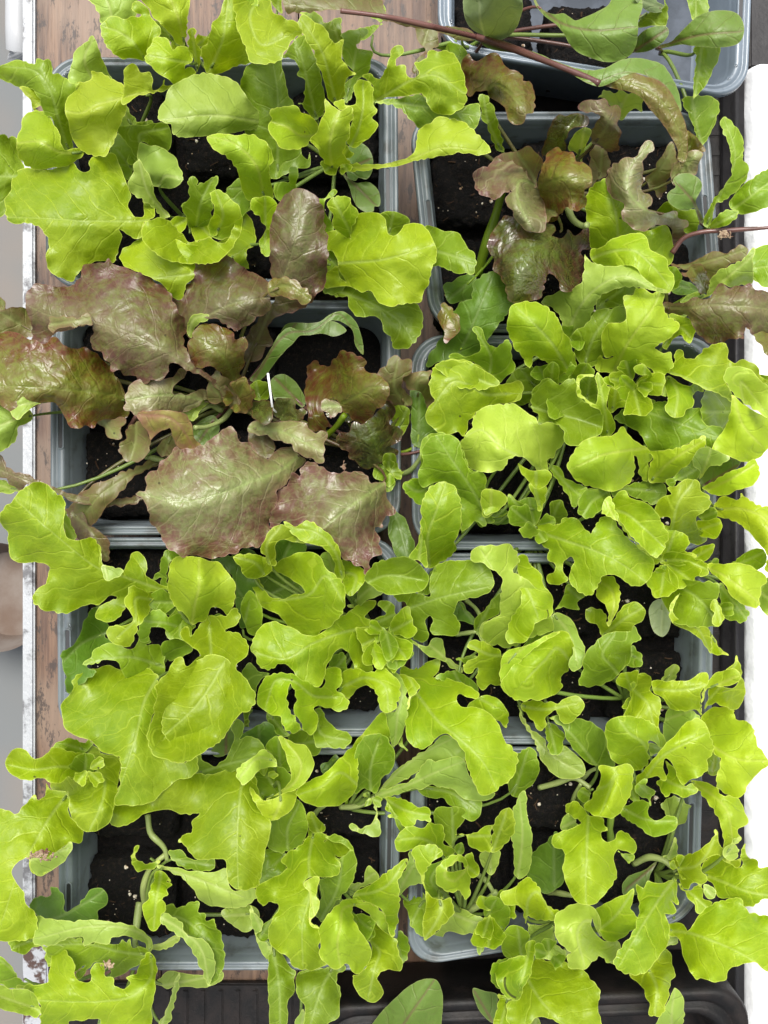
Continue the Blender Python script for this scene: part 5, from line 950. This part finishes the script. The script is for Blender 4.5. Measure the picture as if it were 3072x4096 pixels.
z P 10,52,56,54,46 -4; 990,840 985,770 850,695 600,680 250,760; 225,740 240,690 245,610 300,620 450,645 560,640 700,650 850,665 950,710 1000,760 1010,810 985,860 960,860 970,800 900,755 800,742 740,760 720,790 620,790 560,810 540,760 440,760 330,810 280,800 230,800
z G 12,30,34,30 -3; 970,870 800,850 600,800 350,800; 320,815 430,770 540,760 560,810 640,780 720,790 760,800 790,800 810,765 840,790 860,765 880,820 930,820 990,850 950,900 870,960 830,980 730,1030 710,1030 740,980 690,920 620,920 580,970 520,1030 500,1000 560,940 500,980 450,980 400,900 320,880
z L 16,56,58,52,48,44 -6; 1000,870 1000,1020 880,1140 700,1175 500,1180 270,1170; 110,1080 210,1060 300,1050 330,960 340,880 370,825 410,815 450,860 490,930 495,1020 530,1050 600,1040 600,980 640,920 690,930 700,1000 750,1030 760,1080 800,1095 850,1080 870,1050 840,1020 910,1000 920,960 940,890 990,850 1030,890 1040,950 1030,1050 1010,1200 990,1360 700,1370 650,1300 560,1300 460,1310 470,1370 280,1370 260,1300 260,1200 200,1110
z LP 30,52 5; 250,1230 -40,1130; -60,1060 0,1060 60,1090 160,1100 220,1120 260,1190 262,1275 150,1265 0,1225 -60,1210
z G 20,36 -3; 200,1070 0,900; -60,880 20,890 80,960 150,1040 210,1060 130,1085 60,1090 0,1060 -60,1060
z D 10,30,32 -3; 320,640 450,590 680,450; 195,540 260,480 335,470 340,420 390,440 420,480 440,570 500,550 560,490 600,440 680,430 715,480 700,540 650,570 640,640 500,655 300,640 230,600
z G 14,28 -3; 220,770 90,820; 60,780 120,860 150,865 240,815 280,820 300,900 320,950 340,850 240,790 220,750 100,775
z D 0,8 -2; 760,1250 600,1370; 650,1370 660,1290 700,1260 760,1240 770,1370
z P 0,6 -1; 1000,825 1180,750; 1000,820 1060,790 1190,740 1190,770 1120,830 1060,838
ab L 4,18 2; 1040,250 900,200; 880,200 875,240 890,290 930,310 990,300 1060,250 1040,240 1000,270 950,265 910,240 895,210 920,145 905,150
ab L 8,40,42,34 -4; 1070,290 1060,380 1040,480 1020,680; 1040,310 1080,320 1110,350 1130,380 1100,380 1140,405 1100,430 1115,465 1090,490 1105,560 1075,590 1060,670 1030,698 1000,690 970,640 945,560 980,490 990,440 1020,380
ab P 6,14,20 -3; 1060,280 1300,360 1600,480; 1040,280 1160,290 1260,310 1420,320 1500,300 1530,430 1659,430 1730,440 1659,530 1600,550 1480,550 1360,520 1280,440 1200,350 1130,320
ab G 4,12 -2; 1120,230 1400,270; 1115,180 1220,180 1250,220 1420,240 1415,300 1240,300 1140,240
ab G 0,38,44,36 -5; 1080,640 1180,620 1350,750 1440,980; 1065,600 1110,540 1150,530 1170,560 1240,530 1310,520 1320,580 1360,600 1370,640 1420,630 1430,680 1470,740 1480,820 1488,900 1460,1000 1420,1050 1380,1075 1400,980 1380,880 1300,780 1200,700 1080,640
+ P 36,46,46,36 -3; 1070,620 1200,700 1330,820 1385,1060; 1065,650 1075,590 1200,650 1240,740 1350,770 1420,880 1430,950 1385,1072 1340,980 1300,880 1240,790 1150,720
ab P 0,12 -2; 1690,600 1500,610; 1480,580 1560,540 1659,540 1720,600 1690,670 1620,710 1560,680 1490,620
z P -15,-8 -1; 1050,1080 1450,1000; 1030,1060 1130,980 1200,990 1400,1000 1450,980 1478,985 1470,1030 1400,1070 1250,1080 1080,1090
z P -10,4 -1; 1070,1340 1185,990; 1050,1345 1100,1240 1140,1130 1170,1010 1188,985 1185,1090 1150,1230 1110,1345
~ab T 0,6,2 2; 980,-60 1000,60 1090,160 1110,240
~ab T -10,0,4,2 2; 960,540 950,430 1000,290 1100,200
~z T -10,-2,8 2.4; 925,520 905,700 905,820 990,850
T 1000 2500
bb LP 30,54,56 -3; 150,900 60,880 -60,1000; 0,900 60,850 100,825 150,870 180,940 120,940 50,960 0,1030 -50,1060 -90,980 -60,930
bb Y 30,52,56,50 4; 120,1150 300,1040 340,920 240,770; 190,740 260,760 300,790 360,800 415,890 385,1020 300,1090 230,1110 100,1160 200,1110 270,1040 270,970 245,860 210,790
bb Y 46,52,44 -5; 200,1110 200,1180 160,1280; 100,1165 230,1110 298,1090 290,1200 220,1270 130,1290 60,1220 0,1120 0,1060 60,1140
bb G 4,18 8; 150,1060 80,950; -10,1030 50,950 150,930 250,970 285,1040 200,1140 100,1175 20,1100
bb G 12,36 -3; 200,950 190,760; 110,810 180,740 220,760 265,870 270,970 200,960 150,870
bb D 0,20 -3; 60,880 60,680; 0,700 100,640 130,640 190,740 110,820 0,890 -50,900 -80,760
bb G 2,24 -3; 280,800 440,770; 260,740 350,700 440,730 470,810 450,860 400,870 360,800 300,790
x G 0,24 -3; 0,600 60,420; -20,700 0,560 30,450 60,380 130,320 60,300 0,250 -40,280 -60,500
u L 14,44,56,58,50 6; 560,480 420,470 300,380 180,360 110,520; 65,450 80,380 120,340 180,320 250,320 340,360 440,400 475,415 500,370 480,310 540,285 590,290 610,330 610,380 580,440 650,490 660,520 640,560 580,575 500,545 425,550 445,600 445,660 430,710 400,725 350,700 310,640 300,570 310,480 270,390 250,450 250,530 275,590 350,645 350,690 290,722 260,710 215,670 205,605 160,600 120,580 60,520
u L 10,36,46,46 -5; 640,400 760,350 890,400 920,560; 590,400 620,310 700,290 800,310 880,280 930,320 990,390 990,480 960,560 900,580 870,560 850,460 780,400 710,430 670,480 655,490 600,440
u P 15,34,36,20 -4; 890,340 1000,400 980,600 960,800; 900,280 980,330 1040,430 1045,560 1020,700 955,810 915,680 870,590 960,570 990,480 980,390
u G 0,20 -3; 560,300 640,200; 510,300 560,200 620,190 660,300 700,330 600,420 540,290
u G 10,36,38 5; 440,600 470,720 640,760; 480,560 520,640 580,690 650,710 670,760 620,820 540,815 440,810 420,700 440,640 425,555
u G 4,24 -3; 130,600 230,720; 110,580 200,600 220,690 270,730 220,740 150,690
u L 12,38 -4; 990,230 1100,430; 985,330 1030,330 1120,400 1120,430 1070,490 1045,560 1040,430
cc L 8,38,54,54,44 -7; 800,1130 700,1050 600,980 480,1070 340,1120; 305,1120 340,1060 400,1030 500,985 600,880 700,780 800,670 880,590 920,690 960,800 930,770 850,720 770,730 720,790 715,900 720,1020 700,1100 620,1180 520,1205 430,1195 340,1160
cc G 6,26,30 6; 800,1110 800,950 850,780; 715,800 770,735 850,722 930,775 962,880 960,900 920,980 880,1000 860,1060 830,1110 790,1090 760,1080 700,1115 700,1000
cc L 22,52,62,64,60 -7; 1110,460 1250,640 1400,760 1540,900 1640,1090; 1030,620 1045,560 1070,490 1120,440 1130,410 1090,390 1000,330 1010,270 1060,300 1130,270 1200,240 1260,230 1255,290 1210,350 1280,350 1360,380 1440,400 1520,470 1500,490 1380,455 1365,500 1400,550 1480,550 1560,580 1640,640 1690,760 1775,860 1780,930 1740,1020 1659,1070 1610,1120 1540,1120 1500,1070 1450,950 1410,840 1370,770 1300,720 1230,750 1200,790 1140,820 1080,800 1040,740 1030,680
v L 8,28 -4; 1400,420 1620,540; 1500,490 1560,465 1650,500 1720,600 1700,680 1640,640 1560,580 1500,560 1430,550
cc P 2,16,30,40 -4; 830,1135 1050,1060 1250,970 1430,900; 820,1140 850,1100 1000,1060 1090,1000 1180,890 1230,900 1400,890 1450,1000 1540,1120 1620,1120 1590,1150 1520,1168 1420,1150 1350,1085 1270,1075 1180,1070 1140,1090 1050,1095 880,1145
cc P 0,14,24,34 -3; 850,1110 1000,960 1150,850 1330,760; 870,1105 940,1000 1060,900 1120,850 1200,800 1300,730 1380,780 1430,890 1250,930 1170,930 1060,1010 920,1085
cc G 2,14,18 -4; 1160,1080 1350,1120 1500,1230; 1120,1085 1270,1075 1340,1085 1420,1150 1530,1170 1520,1260 1470,1295 1420,1270 1380,1220 1320,1180 1290,1150 1230,1150 1130,1110
cc L 2,28,32 4; 880,1140 1030,1230 1180,1260; 890,1140 930,1140 1040,1160 1110,1200 1180,1210 1205,1260 1200,1300 1160,1300 1110,1290 1060,1340 1030,1330 980,1280 920,1270 950,1250 900,1220 920,1190
cc P 0,4,10 -1; 835,1150 840,1300 700,1350; 822,1150 850,1150 850,1250 860,1380 850,1400 760,1390 700,1370 660,1340 680,1310 720,1340 800,1320 830,1250
~cc T -12,-4,2 1.8; 600,1210 720,1200 830,1145
~dd T -12,-4,2 2; 400,1290 470,1210 500,1190
cc G 4,20 -2; 1100,700 1000,800; 980,790 1010,740 1030,800 1045,835
dd G 4,22,30 4; 250,1480 250,1350 320,1200; 100,1400 120,1330 130,1280 220,1270 290,1190 300,1150 350,1210 380,1290 370,1400 330,1470 260,1500 190,1510 130,1480
dd L 8,38 4; 450,1370 410,1270; 375,1270 400,1245 430,1245 460,1300 495,1340 490,1370 440,1380 400,1370 385,1320
dd G 0,14 -2; 240,1520 150,1600; 100,1500 200,1500 240,1540 220,1650 150,1760 60,1730 40,1659
cc D 0,12 -2; 580,870 500,950; 470,940 520,910 570,860 590,900 540,970 490,980
v L 12,42,48 -5; 1700,200 1600,200 1450,130; 1440,150 1450,110 1520,110 1600,135 1659,180 1720,300 1680,400 1600,400 1540,430 1500,360 1510,290 1480,320 1420,300 1415,270 1500,210 1510,190 1450,150
v G 8,30 4; 1480,210 1390,220; 1365,225 1420,215 1500,200 1500,230 1420,260 1400,240
v G 2,14 3; 1400,400 1350,300; 1230,350 1330,300 1410,330 1500,390 1510,450 1400,420 1300,380
ff G 4,20 -3; 1350,1450 1340,1230; 1230,1220 1300,1215 1400,1210 1440,1270 1380,1350 1340,1470 1290,1430 1230,1330
ff L 10,36,42 -4; 1250,1480 1150,1420 1000,1420; 1000,1380 1040,1340 1150,1340 1200,1310 1290,1350 1290,1420 1280,1440 1360,1500 1300,1540 1250,1480 1230,1460 1070,1480 1020,1500 990,1500 970,1430
ff G 8,26,30 -3; 1080,1480 1000,1330 930,1200; 900,1170 960,1250 1010,1290 1050,1340 1100,1430 1080,1480 1030,1480 1000,1380
ff L 8,28 -4; 1370,1400 1600,1400; 1360,1390 1480,1380 1610,1320 1600,1400 1605,1500 1520,1500 1450,1460 1430,1400
ff L 20,44 5; 1610,1500 1700,1250; 1605,1510 1605,1400 1620,1320 1659,1250 1720,1200 1760,1300 1740,1400 1680,1470
ff P 0,10 -2; 1600,1659 1590,1510; 1525,1520 1550,1500 1650,1500 1640,1600 1600,1659 1560,1620
ff G 6,30 3; 1390,1500 1410,1440; 1350,1500 1400,1440 1420,1500 1400,1530
T 1000 3296
dd L 12,42,54,58,50 -6; 420,60 390,250 400,450 350,650 350,930; 45,480 50,420 120,370 200,330 250,290 205,250 220,220 260,180 320,155 370,100 400,30 440,40 500,60 510,90 490,120 560,95 620,100 670,160 650,210 600,220 560,200 600,280 580,340 530,350 460,350 400,355 355,400 400,450 460,500 450,560 410,580 400,650 455,690 470,780 460,850 510,930 450,960 380,970 300,950 250,880 200,850 140,790 130,700 160,620 200,560 180,530 140,520 80,550
+ Y 60,64 -3; 380,380 440,660; 355,400 390,365 460,352 450,420 440,480 462,520 440,590 400,650 460,690 420,690 395,650 405,540 400,460
dd G 2,22,26 -3; 480,620 580,430 620,180; 500,90 560,70 640,100 690,190 705,260 690,370 640,450 560,530 480,650 440,580 470,480 460,370 530,350 590,320 590,260 540,200 470,180 540,210 620,215 665,170
dd Y 20,62,66,62,54 -7; 700,540 620,560 600,680 580,800 600,940; 455,700 500,630 560,560 620,510 690,495 770,510 850,560 900,620 940,700 935,755 880,700 830,640 760,580 680,550 685,620 720,700 780,790 805,830 800,900 750,970 710,998 670,970 640,930 570,955 500,920 465,870 475,800
dd L 15,46,56,54 -6; 700,470 830,450 920,400 1000,280; 700,460 780,410 860,350 950,290 1045,230 1030,290 980,370 990,450 990,560 970,680 940,750 900,620 850,560 770,510 690,495
dd L 10,38,44,36 -6; 780,760 860,850 830,950 790,1130; 680,1010 720,990 780,920 810,830 790,750 810,640 850,680 900,730 970,770 980,840 1010,920 1000,980 930,965 860,990 850,1040 885,1110 870,1160 830,1185 760,1160 700,1080
dd G 0,16,16 -4; 560,940 480,1080 400,1330; 320,1000 400,970 500,960 560,940 620,935 645,965 590,990 580,1050 600,1110 590,1200 590,1280 530,1310 480,1350 370,1350 360,1200 320,1150 310,1070
dd G -4,14,10 -4; 150,820 190,1050 200,1330; 130,780 180,820 220,880 270,960 295,975 285,1040 290,1110 250,1180 250,1270 230,1350 150,1350 130,1200 120,1100 125,950
dd G 0,12 -3; 960,760 1010,900; 950,740 1000,710 1040,750 1055,830 1040,910 1000,930 980,860
dd P 2,20 -3; 700,420 820,330; 495,560 540,510 660,500 670,395 740,390 790,280 840,330 850,350 700,450 620,510 560,560 510,580
dd G 6,32 4; 700,620 800,700; 690,610 760,600 830,650 800,720 770,770 720,700
dd G 0,10 -2; 60,760 150,620; 45,720 80,680 160,610 200,560 190,640 140,700 120,770 60,770
dd P 0,10 -2; 130,830 40,620; 0,540 80,640 80,700 50,720 60,770 130,790 130,900 80,850 30,720 0,620
dd P -15,-5 -1; 340,1345 360,1240; 300,1350 350,1230 375,1350
ee C -8,14,16 -4; 900,1500 1080,1240 1220,1040; 780,1400 870,1250 950,1170 1050,1080 1130,1035 1200,1025 1240,1040 1275,1120 1280,1200 1270,1340 1260,1420
ee C -10,-2 -3; 1660,1400 1490,1110; 1480,1090 1560,1110 1640,1130 1640,1200 1620,1320 1530,1250 1490,1160
ff L 12,44,52,50 -6; 1290,500 1230,380 1220,280 1240,170; 1070,165 1150,140 1230,140 1275,200 1220,250 1180,290 1155,380 1170,450 1210,490 1280,490 1240,500 1190,470 1150,400 1100,260
ff L 44,50,46,36 -7; 1250,480 1270,560 1230,660 1160,760; 1165,440 1210,490 1280,490 1330,485 1350,530 1350,600 1300,660 1230,720 1160,770 1155,640 1175,530
ff Y 20,54,60,52 -7; 1420,320 1350,380 1290,340 1370,230; 1235,350 1240,290 1300,230 1380,200 1430,230 1450,280 1430,290 1400,250 1340,270 1310,310 1400,300 1460,300 1475,340 1450,400 1460,440 1430,500 1390,445 1350,455 1290,430 1240,380
ff L 10,42 -4; 1440,280 1490,320; 1420,230 1440,200 1470,185 1485,240 1518,300 1500,345 1470,350 1445,280
ff P 2,22 -3; 980,460 1080,280; 970,380 1040,290 1060,170 1100,260 1150,380 1060,410 980,470
ff G 0,12 -3; 1150,500 1080,640; 1020,520 1040,470 1100,440 1170,470 1170,600 1150,740 1060,660 1050,590
ff G 6,36,40 5; 1280,470 1200,380 1260,260; 1180,290 1280,240 1350,200 1370,220 1290,270 1245,330 1250,390 1310,430 1310,480 1210,490 1160,420
ff P -5,8,10 -3; 1350,600 1480,650 1560,660; 1190,780 1250,700 1320,560 1370,550 1480,600 1580,650 1550,690 1430,730 1320,720 1250,770 1220,780
ff G 0,10 -3; 1560,660 1530,850; 1480,700 1580,650 1610,770 1560,820 1525,870 1500,800
ff G 0,26 5; 1580,600 1620,520; 1560,600 1560,520 1600,480 1659,500 1720,560 1700,680 1640,740 1600,700
~ff T -12,-4,2 1.8; 1500,330 1560,370 1620,460
~ff T -12,0,4 2.2; 1410,590 1500,550 1640,450
T 2072 2500
gg G 6,34,40,40 -6; 700,370 620,270 560,200 640,60; 400,390 430,300 435,210 500,130 560,80 640,50 740,50 770,10 790,60 815,90 760,120 750,200 740,240 700,290 620,370 540,400 470,410
gg L 8,38,44,42 -4; 740,400 800,460 860,520 900,660; 735,420 780,340 850,320 890,370 880,430 950,500 950,560 930,640 940,700 850,640 750,605 700,600 740,520
gg L 20,56,62,60 -6; 880,900 830,780 740,720 680,640; 580,700 600,640 680,610 780,610 880,650 960,720 980,790 970,820 920,800 870,770 870,830 880,890 850,940 820,960 780,970 740,930 690,930 630,890 600,830 590,770
gg L 10,42,48,50 -5; 800,400 950,430 1100,430 1240,400; 890,380 1000,380 1130,370 1250,320 1260,380 1220,440 1215,540 1215,610 1180,570 1080,570 1000,540 970,490 900,440
gg Y 44,58 -4; 1280,420 1450,340; 1215,600 1215,520 1230,430 1300,330 1380,300 1450,300 1470,330 1450,380 1370,410 1300,400 1250,430 1225,520
gg L 8,36,38 -4; 1180,560 1300,460 1450,250; 1380,300 1430,250 1450,200 1480,300 1490,490 1440,560 1300,520 1240,560 1260,480 1280,400 1430,420 1470,350
gg Y 12,42,54,52 -4; 1170,740 1300,810 1450,890 1650,900; 1220,620 1260,570 1320,540 1440,570 1445,620 1520,630 1570,700 1580,770 1640,870 1660,920 1600,970 1530,1060 1500,1110 1440,1150 1370,1120 1310,1070 1320,980 1340,900 1300,830 1270,700
gg P 6,26 -3; 940,640 1120,580; 960,740 980,640 1000,560 1120,560 1180,580 1210,620 1110,650 1040,740 980,790
gg L 14,48,60,60 -6; 800,1090 950,880 1080,800 1230,730; 980,800 1050,720 1110,650 1180,615 1230,640 1270,720 1300,790 1290,860 1250,890 1265,950 1210,1000 1130,1030 1100,1060 1060,1000 1030,930 980,890 960,940 975,1030 930,1000 870,1010 830,1050 800,1090 790,1070 790,1000 820,980 880,920 940,840
gg G 8,36 -4; 850,1100 830,1080; 780,1100 800,1050 850,1030 840,1060 900,1110 880,1130 880,1200 860,1150 810,1130
gg L 8,36,40 -4; 930,980 1020,1050 1180,1100; 920,1040 1000,990 980,900 1040,950 1100,1060 1160,1060 1195,1100 1130,1140 1080,1145 1010,1110 980,1140 950,1090
gg Y 8,36 -3; 1290,1000 1310,850; 1250,890 1300,840 1335,880 1340,950 1320,1005 1260,980
gg G 6,20 -3; 950,820 880,800; 870,780 920,800 980,820 930,850 880,870
gg P 2,14 -3; 990,370 1040,270; 955,380 980,310 1040,255 1060,280 1050,340 1000,385
gg G 0,14 -3; 740,1060 780,1170; 730,1060 790,1000 800,1090 800,1180 740,1160
hh L 12,42,52,54,52 -5; 470,1250 460,1400 455,1550 450,1700 450,1840; 220,1440 240,1390 320,1360 400,1330 420,1310 340,1270 310,1200 350,1170 400,1175 440,1220 470,1260 560,1280 570,1330 590,1360 550,1370 560,1420 600,1440 640,1430 660,1375 700,1370 750,1400 765,1430 785,1480 765,1515 720,1500 680,1490 660,1490 640,1540 650,1620 650,1690 580,1780 530,1840 450,1855 380,1820 330,1720 300,1620 310,1500 270,1480 230,1470
+ G 40,30 -3; 680,1510 750,1560; 660,1490 700,1515 770,1520 760,1570 730,1580 690,1540
hh L 8,40,48,44 -5; 480,1100 600,1060 640,1000 560,1230; 440,1200 480,1150 540,1050 550,970 540,940 640,945 740,920 770,1000 750,1100 700,1200 640,1270 560,1275 480,1250
hh G 4,20,26,26 -3; 540,960 450,840 350,720 250,640; 205,610 340,610 410,620 500,660 560,700 590,780 600,850 640,930 560,940 470,910 400,850 330,760 300,700
v L 6,34,38 -5; 20,540 180,560 380,520; 10,530 100,500 200,510 260,520 320,490 400,480 440,530 400,600 300,660 250,570 200,600 180,680 150,700 100,650 50,580
v G 6,30 -4; 200,640 250,840; 180,700 200,650 240,660 290,700 305,740 290,820 260,865 210,840 190,770
v P -6,6,14,16 -3; 5,540 100,740 250,880 420,980; 0,530 50,640 100,700 180,760 200,830 260,865 310,800 370,850 440,940 440,990 350,1020 260,1000 200,950 150,880 110,780 60,700 10,600
cc G 6,28 -4; -20,1100 60,850; -40,880 0,850 60,815 110,830 130,880 140,950 100,1050 50,1090 20,1140 -40,1130
ff P 6,28,34 4; 0,1660 30,1400 10,1150; 0,1150 40,1100 60,1250 90,1400 95,1500 80,1600 50,1659 0,1680 -30,1500 -60,1300
hh G 6,34,36 5; 700,1220 850,1290 1030,1300; 660,1220 740,1180 870,1180 860,1260 930,1300 1000,1260 1050,1280 1050,1330 1000,1380 920,1400 870,1390 800,1330 720,1290
ii P -8,4 -2; 1020,1350 1090,1180; 950,1190 1030,1130 1090,1160 1150,1230 1110,1300 1060,1350 1000,1500 970,1520 1000,1400 1010,1300
hh G 0,18 -2; 470,1130 420,1100; 395,1110 430,1080 480,1120 440,1180 400,1150
hh P 0,18 -2; 400,1290 300,1340; 280,1350 300,1280 340,1250 400,1330 310,1365
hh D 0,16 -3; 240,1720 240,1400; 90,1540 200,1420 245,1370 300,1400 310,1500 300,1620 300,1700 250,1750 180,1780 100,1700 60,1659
~hh T -12,-4,2,6 2; 140,1080 250,1050 370,1015 480,1080
~hh T -6,0,4 1.4; 360,1170 390,1100 420,1050
~hh T -6,0,4 1.5; 430,1020 480,970 540,945
~hh P -10,0,8 2.4; 620,1440 610,1350 620,1260
~gg T -12,-4,2,6 2; 640,360 700,370 740,400 760,440
~gg T -12,-4,2 1.6; 790,300 780,340 740,390
ii Y 12,46,56,48 -5; 1150,1040 1280,1120 1380,1220 1430,1440; 1145,1035 1200,1030 1310,1080 1350,1130 1460,1150 1500,1240 1520,1310 1460,1360 1480,1420 1420,1450 1370,1500 1365,1400 1330,1290 1260,1180 1200,1100
ii P 0,10 -2; 1000,1540 1040,1430; 960,1540 1010,1500 1040,1410 1055,1460 1050,1540 1000,1560
T 2072 3296
ii L 14,40,48,46 -5; 1050,300 1180,280 1260,190 1310,60; 1000,250 1130,200 1200,170 1300,80 1310,35 1330,50 1325,110 1380,180 1400,240 1480,230 1480,270 1450,290 1380,250 1330,200 1280,210 1220,260 1215,300 1260,380 1210,400 1150,400 1130,440 1080,400 1060,310
ii P 50,60 -3; 1380,210 1470,90; 1365,190 1420,110 1450,85 1480,90 1475,130 1440,135 1470,170 1460,220 1400,240
ii L 12,30,40,38 -5; 1220,330 1350,380 1500,440 1710,480; 1220,300 1240,240 1330,200 1400,260 1480,290 1480,170 1510,130 1520,220 1580,240 1590,280 1720,290 1720,480 1640,500 1560,550 1500,550 1440,490 1330,480 1300,400 1250,360
ii L 12,28,28 4; 1070,400 1170,480 1260,560; 1070,400 1130,440 1210,390 1240,500 1300,520 1260,560 1200,590 1150,520
+ P 32,36 -3; 1240,420 1300,480; 1230,400 1280,410 1310,440 1310,490 1260,490
ii L 12,40,52,56,52 -6; 1000,710 1120,720 1300,780 1500,870 1720,1020; 1120,720 1170,660 1210,600 1240,560 1320,520 1400,500 1470,495 1500,540 1520,570 1600,600 1730,640 1730,1010 1640,970 1570,920 1500,930 1400,970 1380,1030 1300,1040 1210,1020 1190,1035 1130,950 1100,870 1080,780 1060,750 1000,740 1000,670 1100,670
ii L 8,30,44,52,50 -5; 1050,350 960,470 860,620 780,750 680,930; 635,920 680,820 770,700 800,560 790,400 830,430 860,380 920,400 960,400 1030,360 1055,330 1060,400 1050,480 1060,530 1010,500 1040,580 960,590 990,650 1005,720 960,850 900,920 860,980 800,1005 700,990 650,950
ii L 6,28,30 -6; 860,950 920,1080 910,1250; 740,995 800,1005 860,980 920,900 970,815 1010,870 1030,950 1045,1000 1010,1070 1000,1150 980,1230 940,1270 880,1270 860,1180 820,1080
ii P 4,18 -3; 1060,770 980,800; 990,745 1060,750 1070,790 1040,805 980,810 970,790
ee P -6,20,26 -4; 1050,1500 1020,1300 1040,1090; 920,1345 960,1250 1010,1150 1040,1085 1080,1130 1100,1220 1090,1330 1080,1380
ii C -12,-6 -1; 910,270 720,430; 690,410 730,350 850,300 920,250 880,330 850,440 780,470 700,470
~ii T -12,-2,4,8 2.2; 770,265 870,220 960,240 1050,310
jj LP 12,50,54,48 -6; 560,720 460,640 400,700 440,940; 245,690 240,640 290,570 380,540 470,545 520,580 545,640 550,740 520,700 490,620 480,660 520,740 580,780 660,780 685,850 680,910 600,920 540,880 500,920 440,965 330,950 330,880 350,860 290,800 250,750
jj L 16,50,56 -6; 540,700 640,620 760,450; 520,570 600,520 700,480 770,425 760,500 740,560 770,600 800,650 780,690 700,750 630,790 580,770 550,720 540,620
jj L 10,42,48,40 -6; 60,640 70,500 120,450 230,600; 0,390 50,355 100,370 150,440 175,510 230,560 268,580 230,640 180,640 150,630 120,640 70,610 50,660 30,560 0,540 -90,530 -110,460 -60,430
jj P 0,16 -3; 250,690 200,880; 60,650 140,670 240,680 250,770 300,830 330,850 260,900 180,895 120,880 80,760
jj L 8,34,46,44 -5; 20,950 150,1170 250,1280 400,1400; 0,1160 40,1050 90,900 100,890 200,900 250,930 310,920 360,960 440,970 480,1020 530,1080 545,1140 530,1210 550,1300 550,1380 350,1380 240,1300 120,1290 60,1345 -60,1345 -60,1180
jj L 20,52,54 -7; 80,760 60,900 20,1050; 0,880 60,870 60,800 105,780 100,900 80,1000 40,1080 0,1160 -60,1150 -100,1130 -150,1000 -170,960 -100,920
jj G 6,26 4; 20,860 0,700; 0,680 40,690 80,760 80,860 0,900 -80,880 -110,760 -60,690
jj G 10,40 4; -40,960 -120,900; -190,980 -160,920 -90,890 0,900 40,870 30,960 -60,1040 -120,1100
jj L 20,40 -4; -60,1140 -120,1350; -130,1130 -60,1150 -20,1180 -60,1380 -160,1380 -150,1250 -130,1180
~jj T -10,0,6 2.4; 250,920 300,870 360,800
~jj T -10,-2,2 2; 200,450 280,460 360,475
ee P -8,6 -2; 110,1345 120,1300; 60,1380 90,1310 130,1290 140,1380
"""
# ---------------- small frilled heart leaves at the centre of some plants
def hearts(k, px_, py_, r, n, mk, seed, zb=2, zt=30):
    rr = random.Random(seed); root = ROOT[k]; a0 = rr.uniform(0, 6)
    for i in range(max(3, n - 4)):
        a = a0 + i * 2.4 + rr.uniform(-.8, .8); L_ = r * rr.uniform(.45, 1.2); w = L_ * rr.uniform(.55, .85); ph = rr.uniform(0, 6); d = np.array([math.cos(a), math.sin(a)]); q = np.array([-d[1], d[0]])
        c = np.array([px_, py_]) + d * r * .08; pts = []
        m = 15
        for j in range(m):
            t = 2 * math.pi * j / m; prof = (0.55 - 0.45 * math.cos(t)) ** .8 if 0 else 1
            x = (1 - math.cos(t)) / 2; y = math.sin(t) * (0.25 + 0.75 * x) ; f = 1 + .07 * math.sin(j * 2.1 + ph) + .06 * math.sin(j * 1.3 + 2 * ph)
            pts.append(tuple(c + d * x * L_ * (1 if x < .2 else f) + q * y * w * f))
        z0 = zb + rr.uniform(0, 6); z1 = zt * rr.uniform(.6, 1.1)
        pt = patch([tuple(c), tuple(c + d * L_ * .5), tuple(c + d * L_ * .92)], [z0, (z0 + z1) * .6, z1], pts, rr.uniform(0, 11), seed * 37 + i, mk)
        if pt is None: continue
        link_mesh('leaf', list(pt[0]), pt[1], [M[mk]], root, True, [0] * len(pt[1]), pt[2])
build_leaves(DATA)
for i, a in enumerate([('e', 765, 865, 105, 7, 'L', 2, 30), ('a', 770, 195, 70, 5, 'L', 2, 34), ('b', 1365, 640, 90, 6, 'L', 4, 34), ('u', 1545, 2535, 120, 9, 'L', 8, 40),
        ('q', 2530, 1530, 120, 9, 'L', 6, 36), ('w', 2660, 2245, 120, 9, 'L', 8, 36), ('w', 2860, 2440, 60, 5, 'G', 20, 48), ('ff', 1960, 3655, 110, 8, 'L', 0, 32), ('k', 1385, 1600, 80, 6, 'R', 2, 24),
        ('k', 1560, 1890, 60, 5, 'G', 2, 16), ('m', 2200, 1540, 110, 8, 'G', 4, 26), ('v', 2140, 2110, 100, 8, 'G', 4, 30), ('t', 720, 2410, 120, 7, 'G', 0, 22), ('y', 350, 3080, 70, 6, 'L', 30, 46),
        ('h', 2160, 800, 90, 5, 'B', 2, 30), ('gg', 2530, 2770, 70, 6, 'L', 10, 44), ('ii', 2715, 3480, 60, 5, 'L', 8, 30), ('dd', 1450, 3700, 80, 5, 'G', 6, 34), ('cc', 1480, 3190, 50, 4, 'G', 0, 10),
        ('d', 560, 570, 80, 5, 'G', 0, 18), ('i', 2360, 1310, 90, 5, 'G', 2, 24), ('jj', 2200, 3820, 80, 5, 'G', 4, 30), ('r', 950, 1600, 80, 6, 'M', 4, 30), ('bb', 1060, 3110, 60, 5, 'L', 6, 26), ('n', 2700, 1260, 80, 5, 'G', 2, 16), ('x', 860, 2560, 90, 6, 'G', 0, 26)]):
    hearts(*a[:6], 100 + i, a[6], a[7])
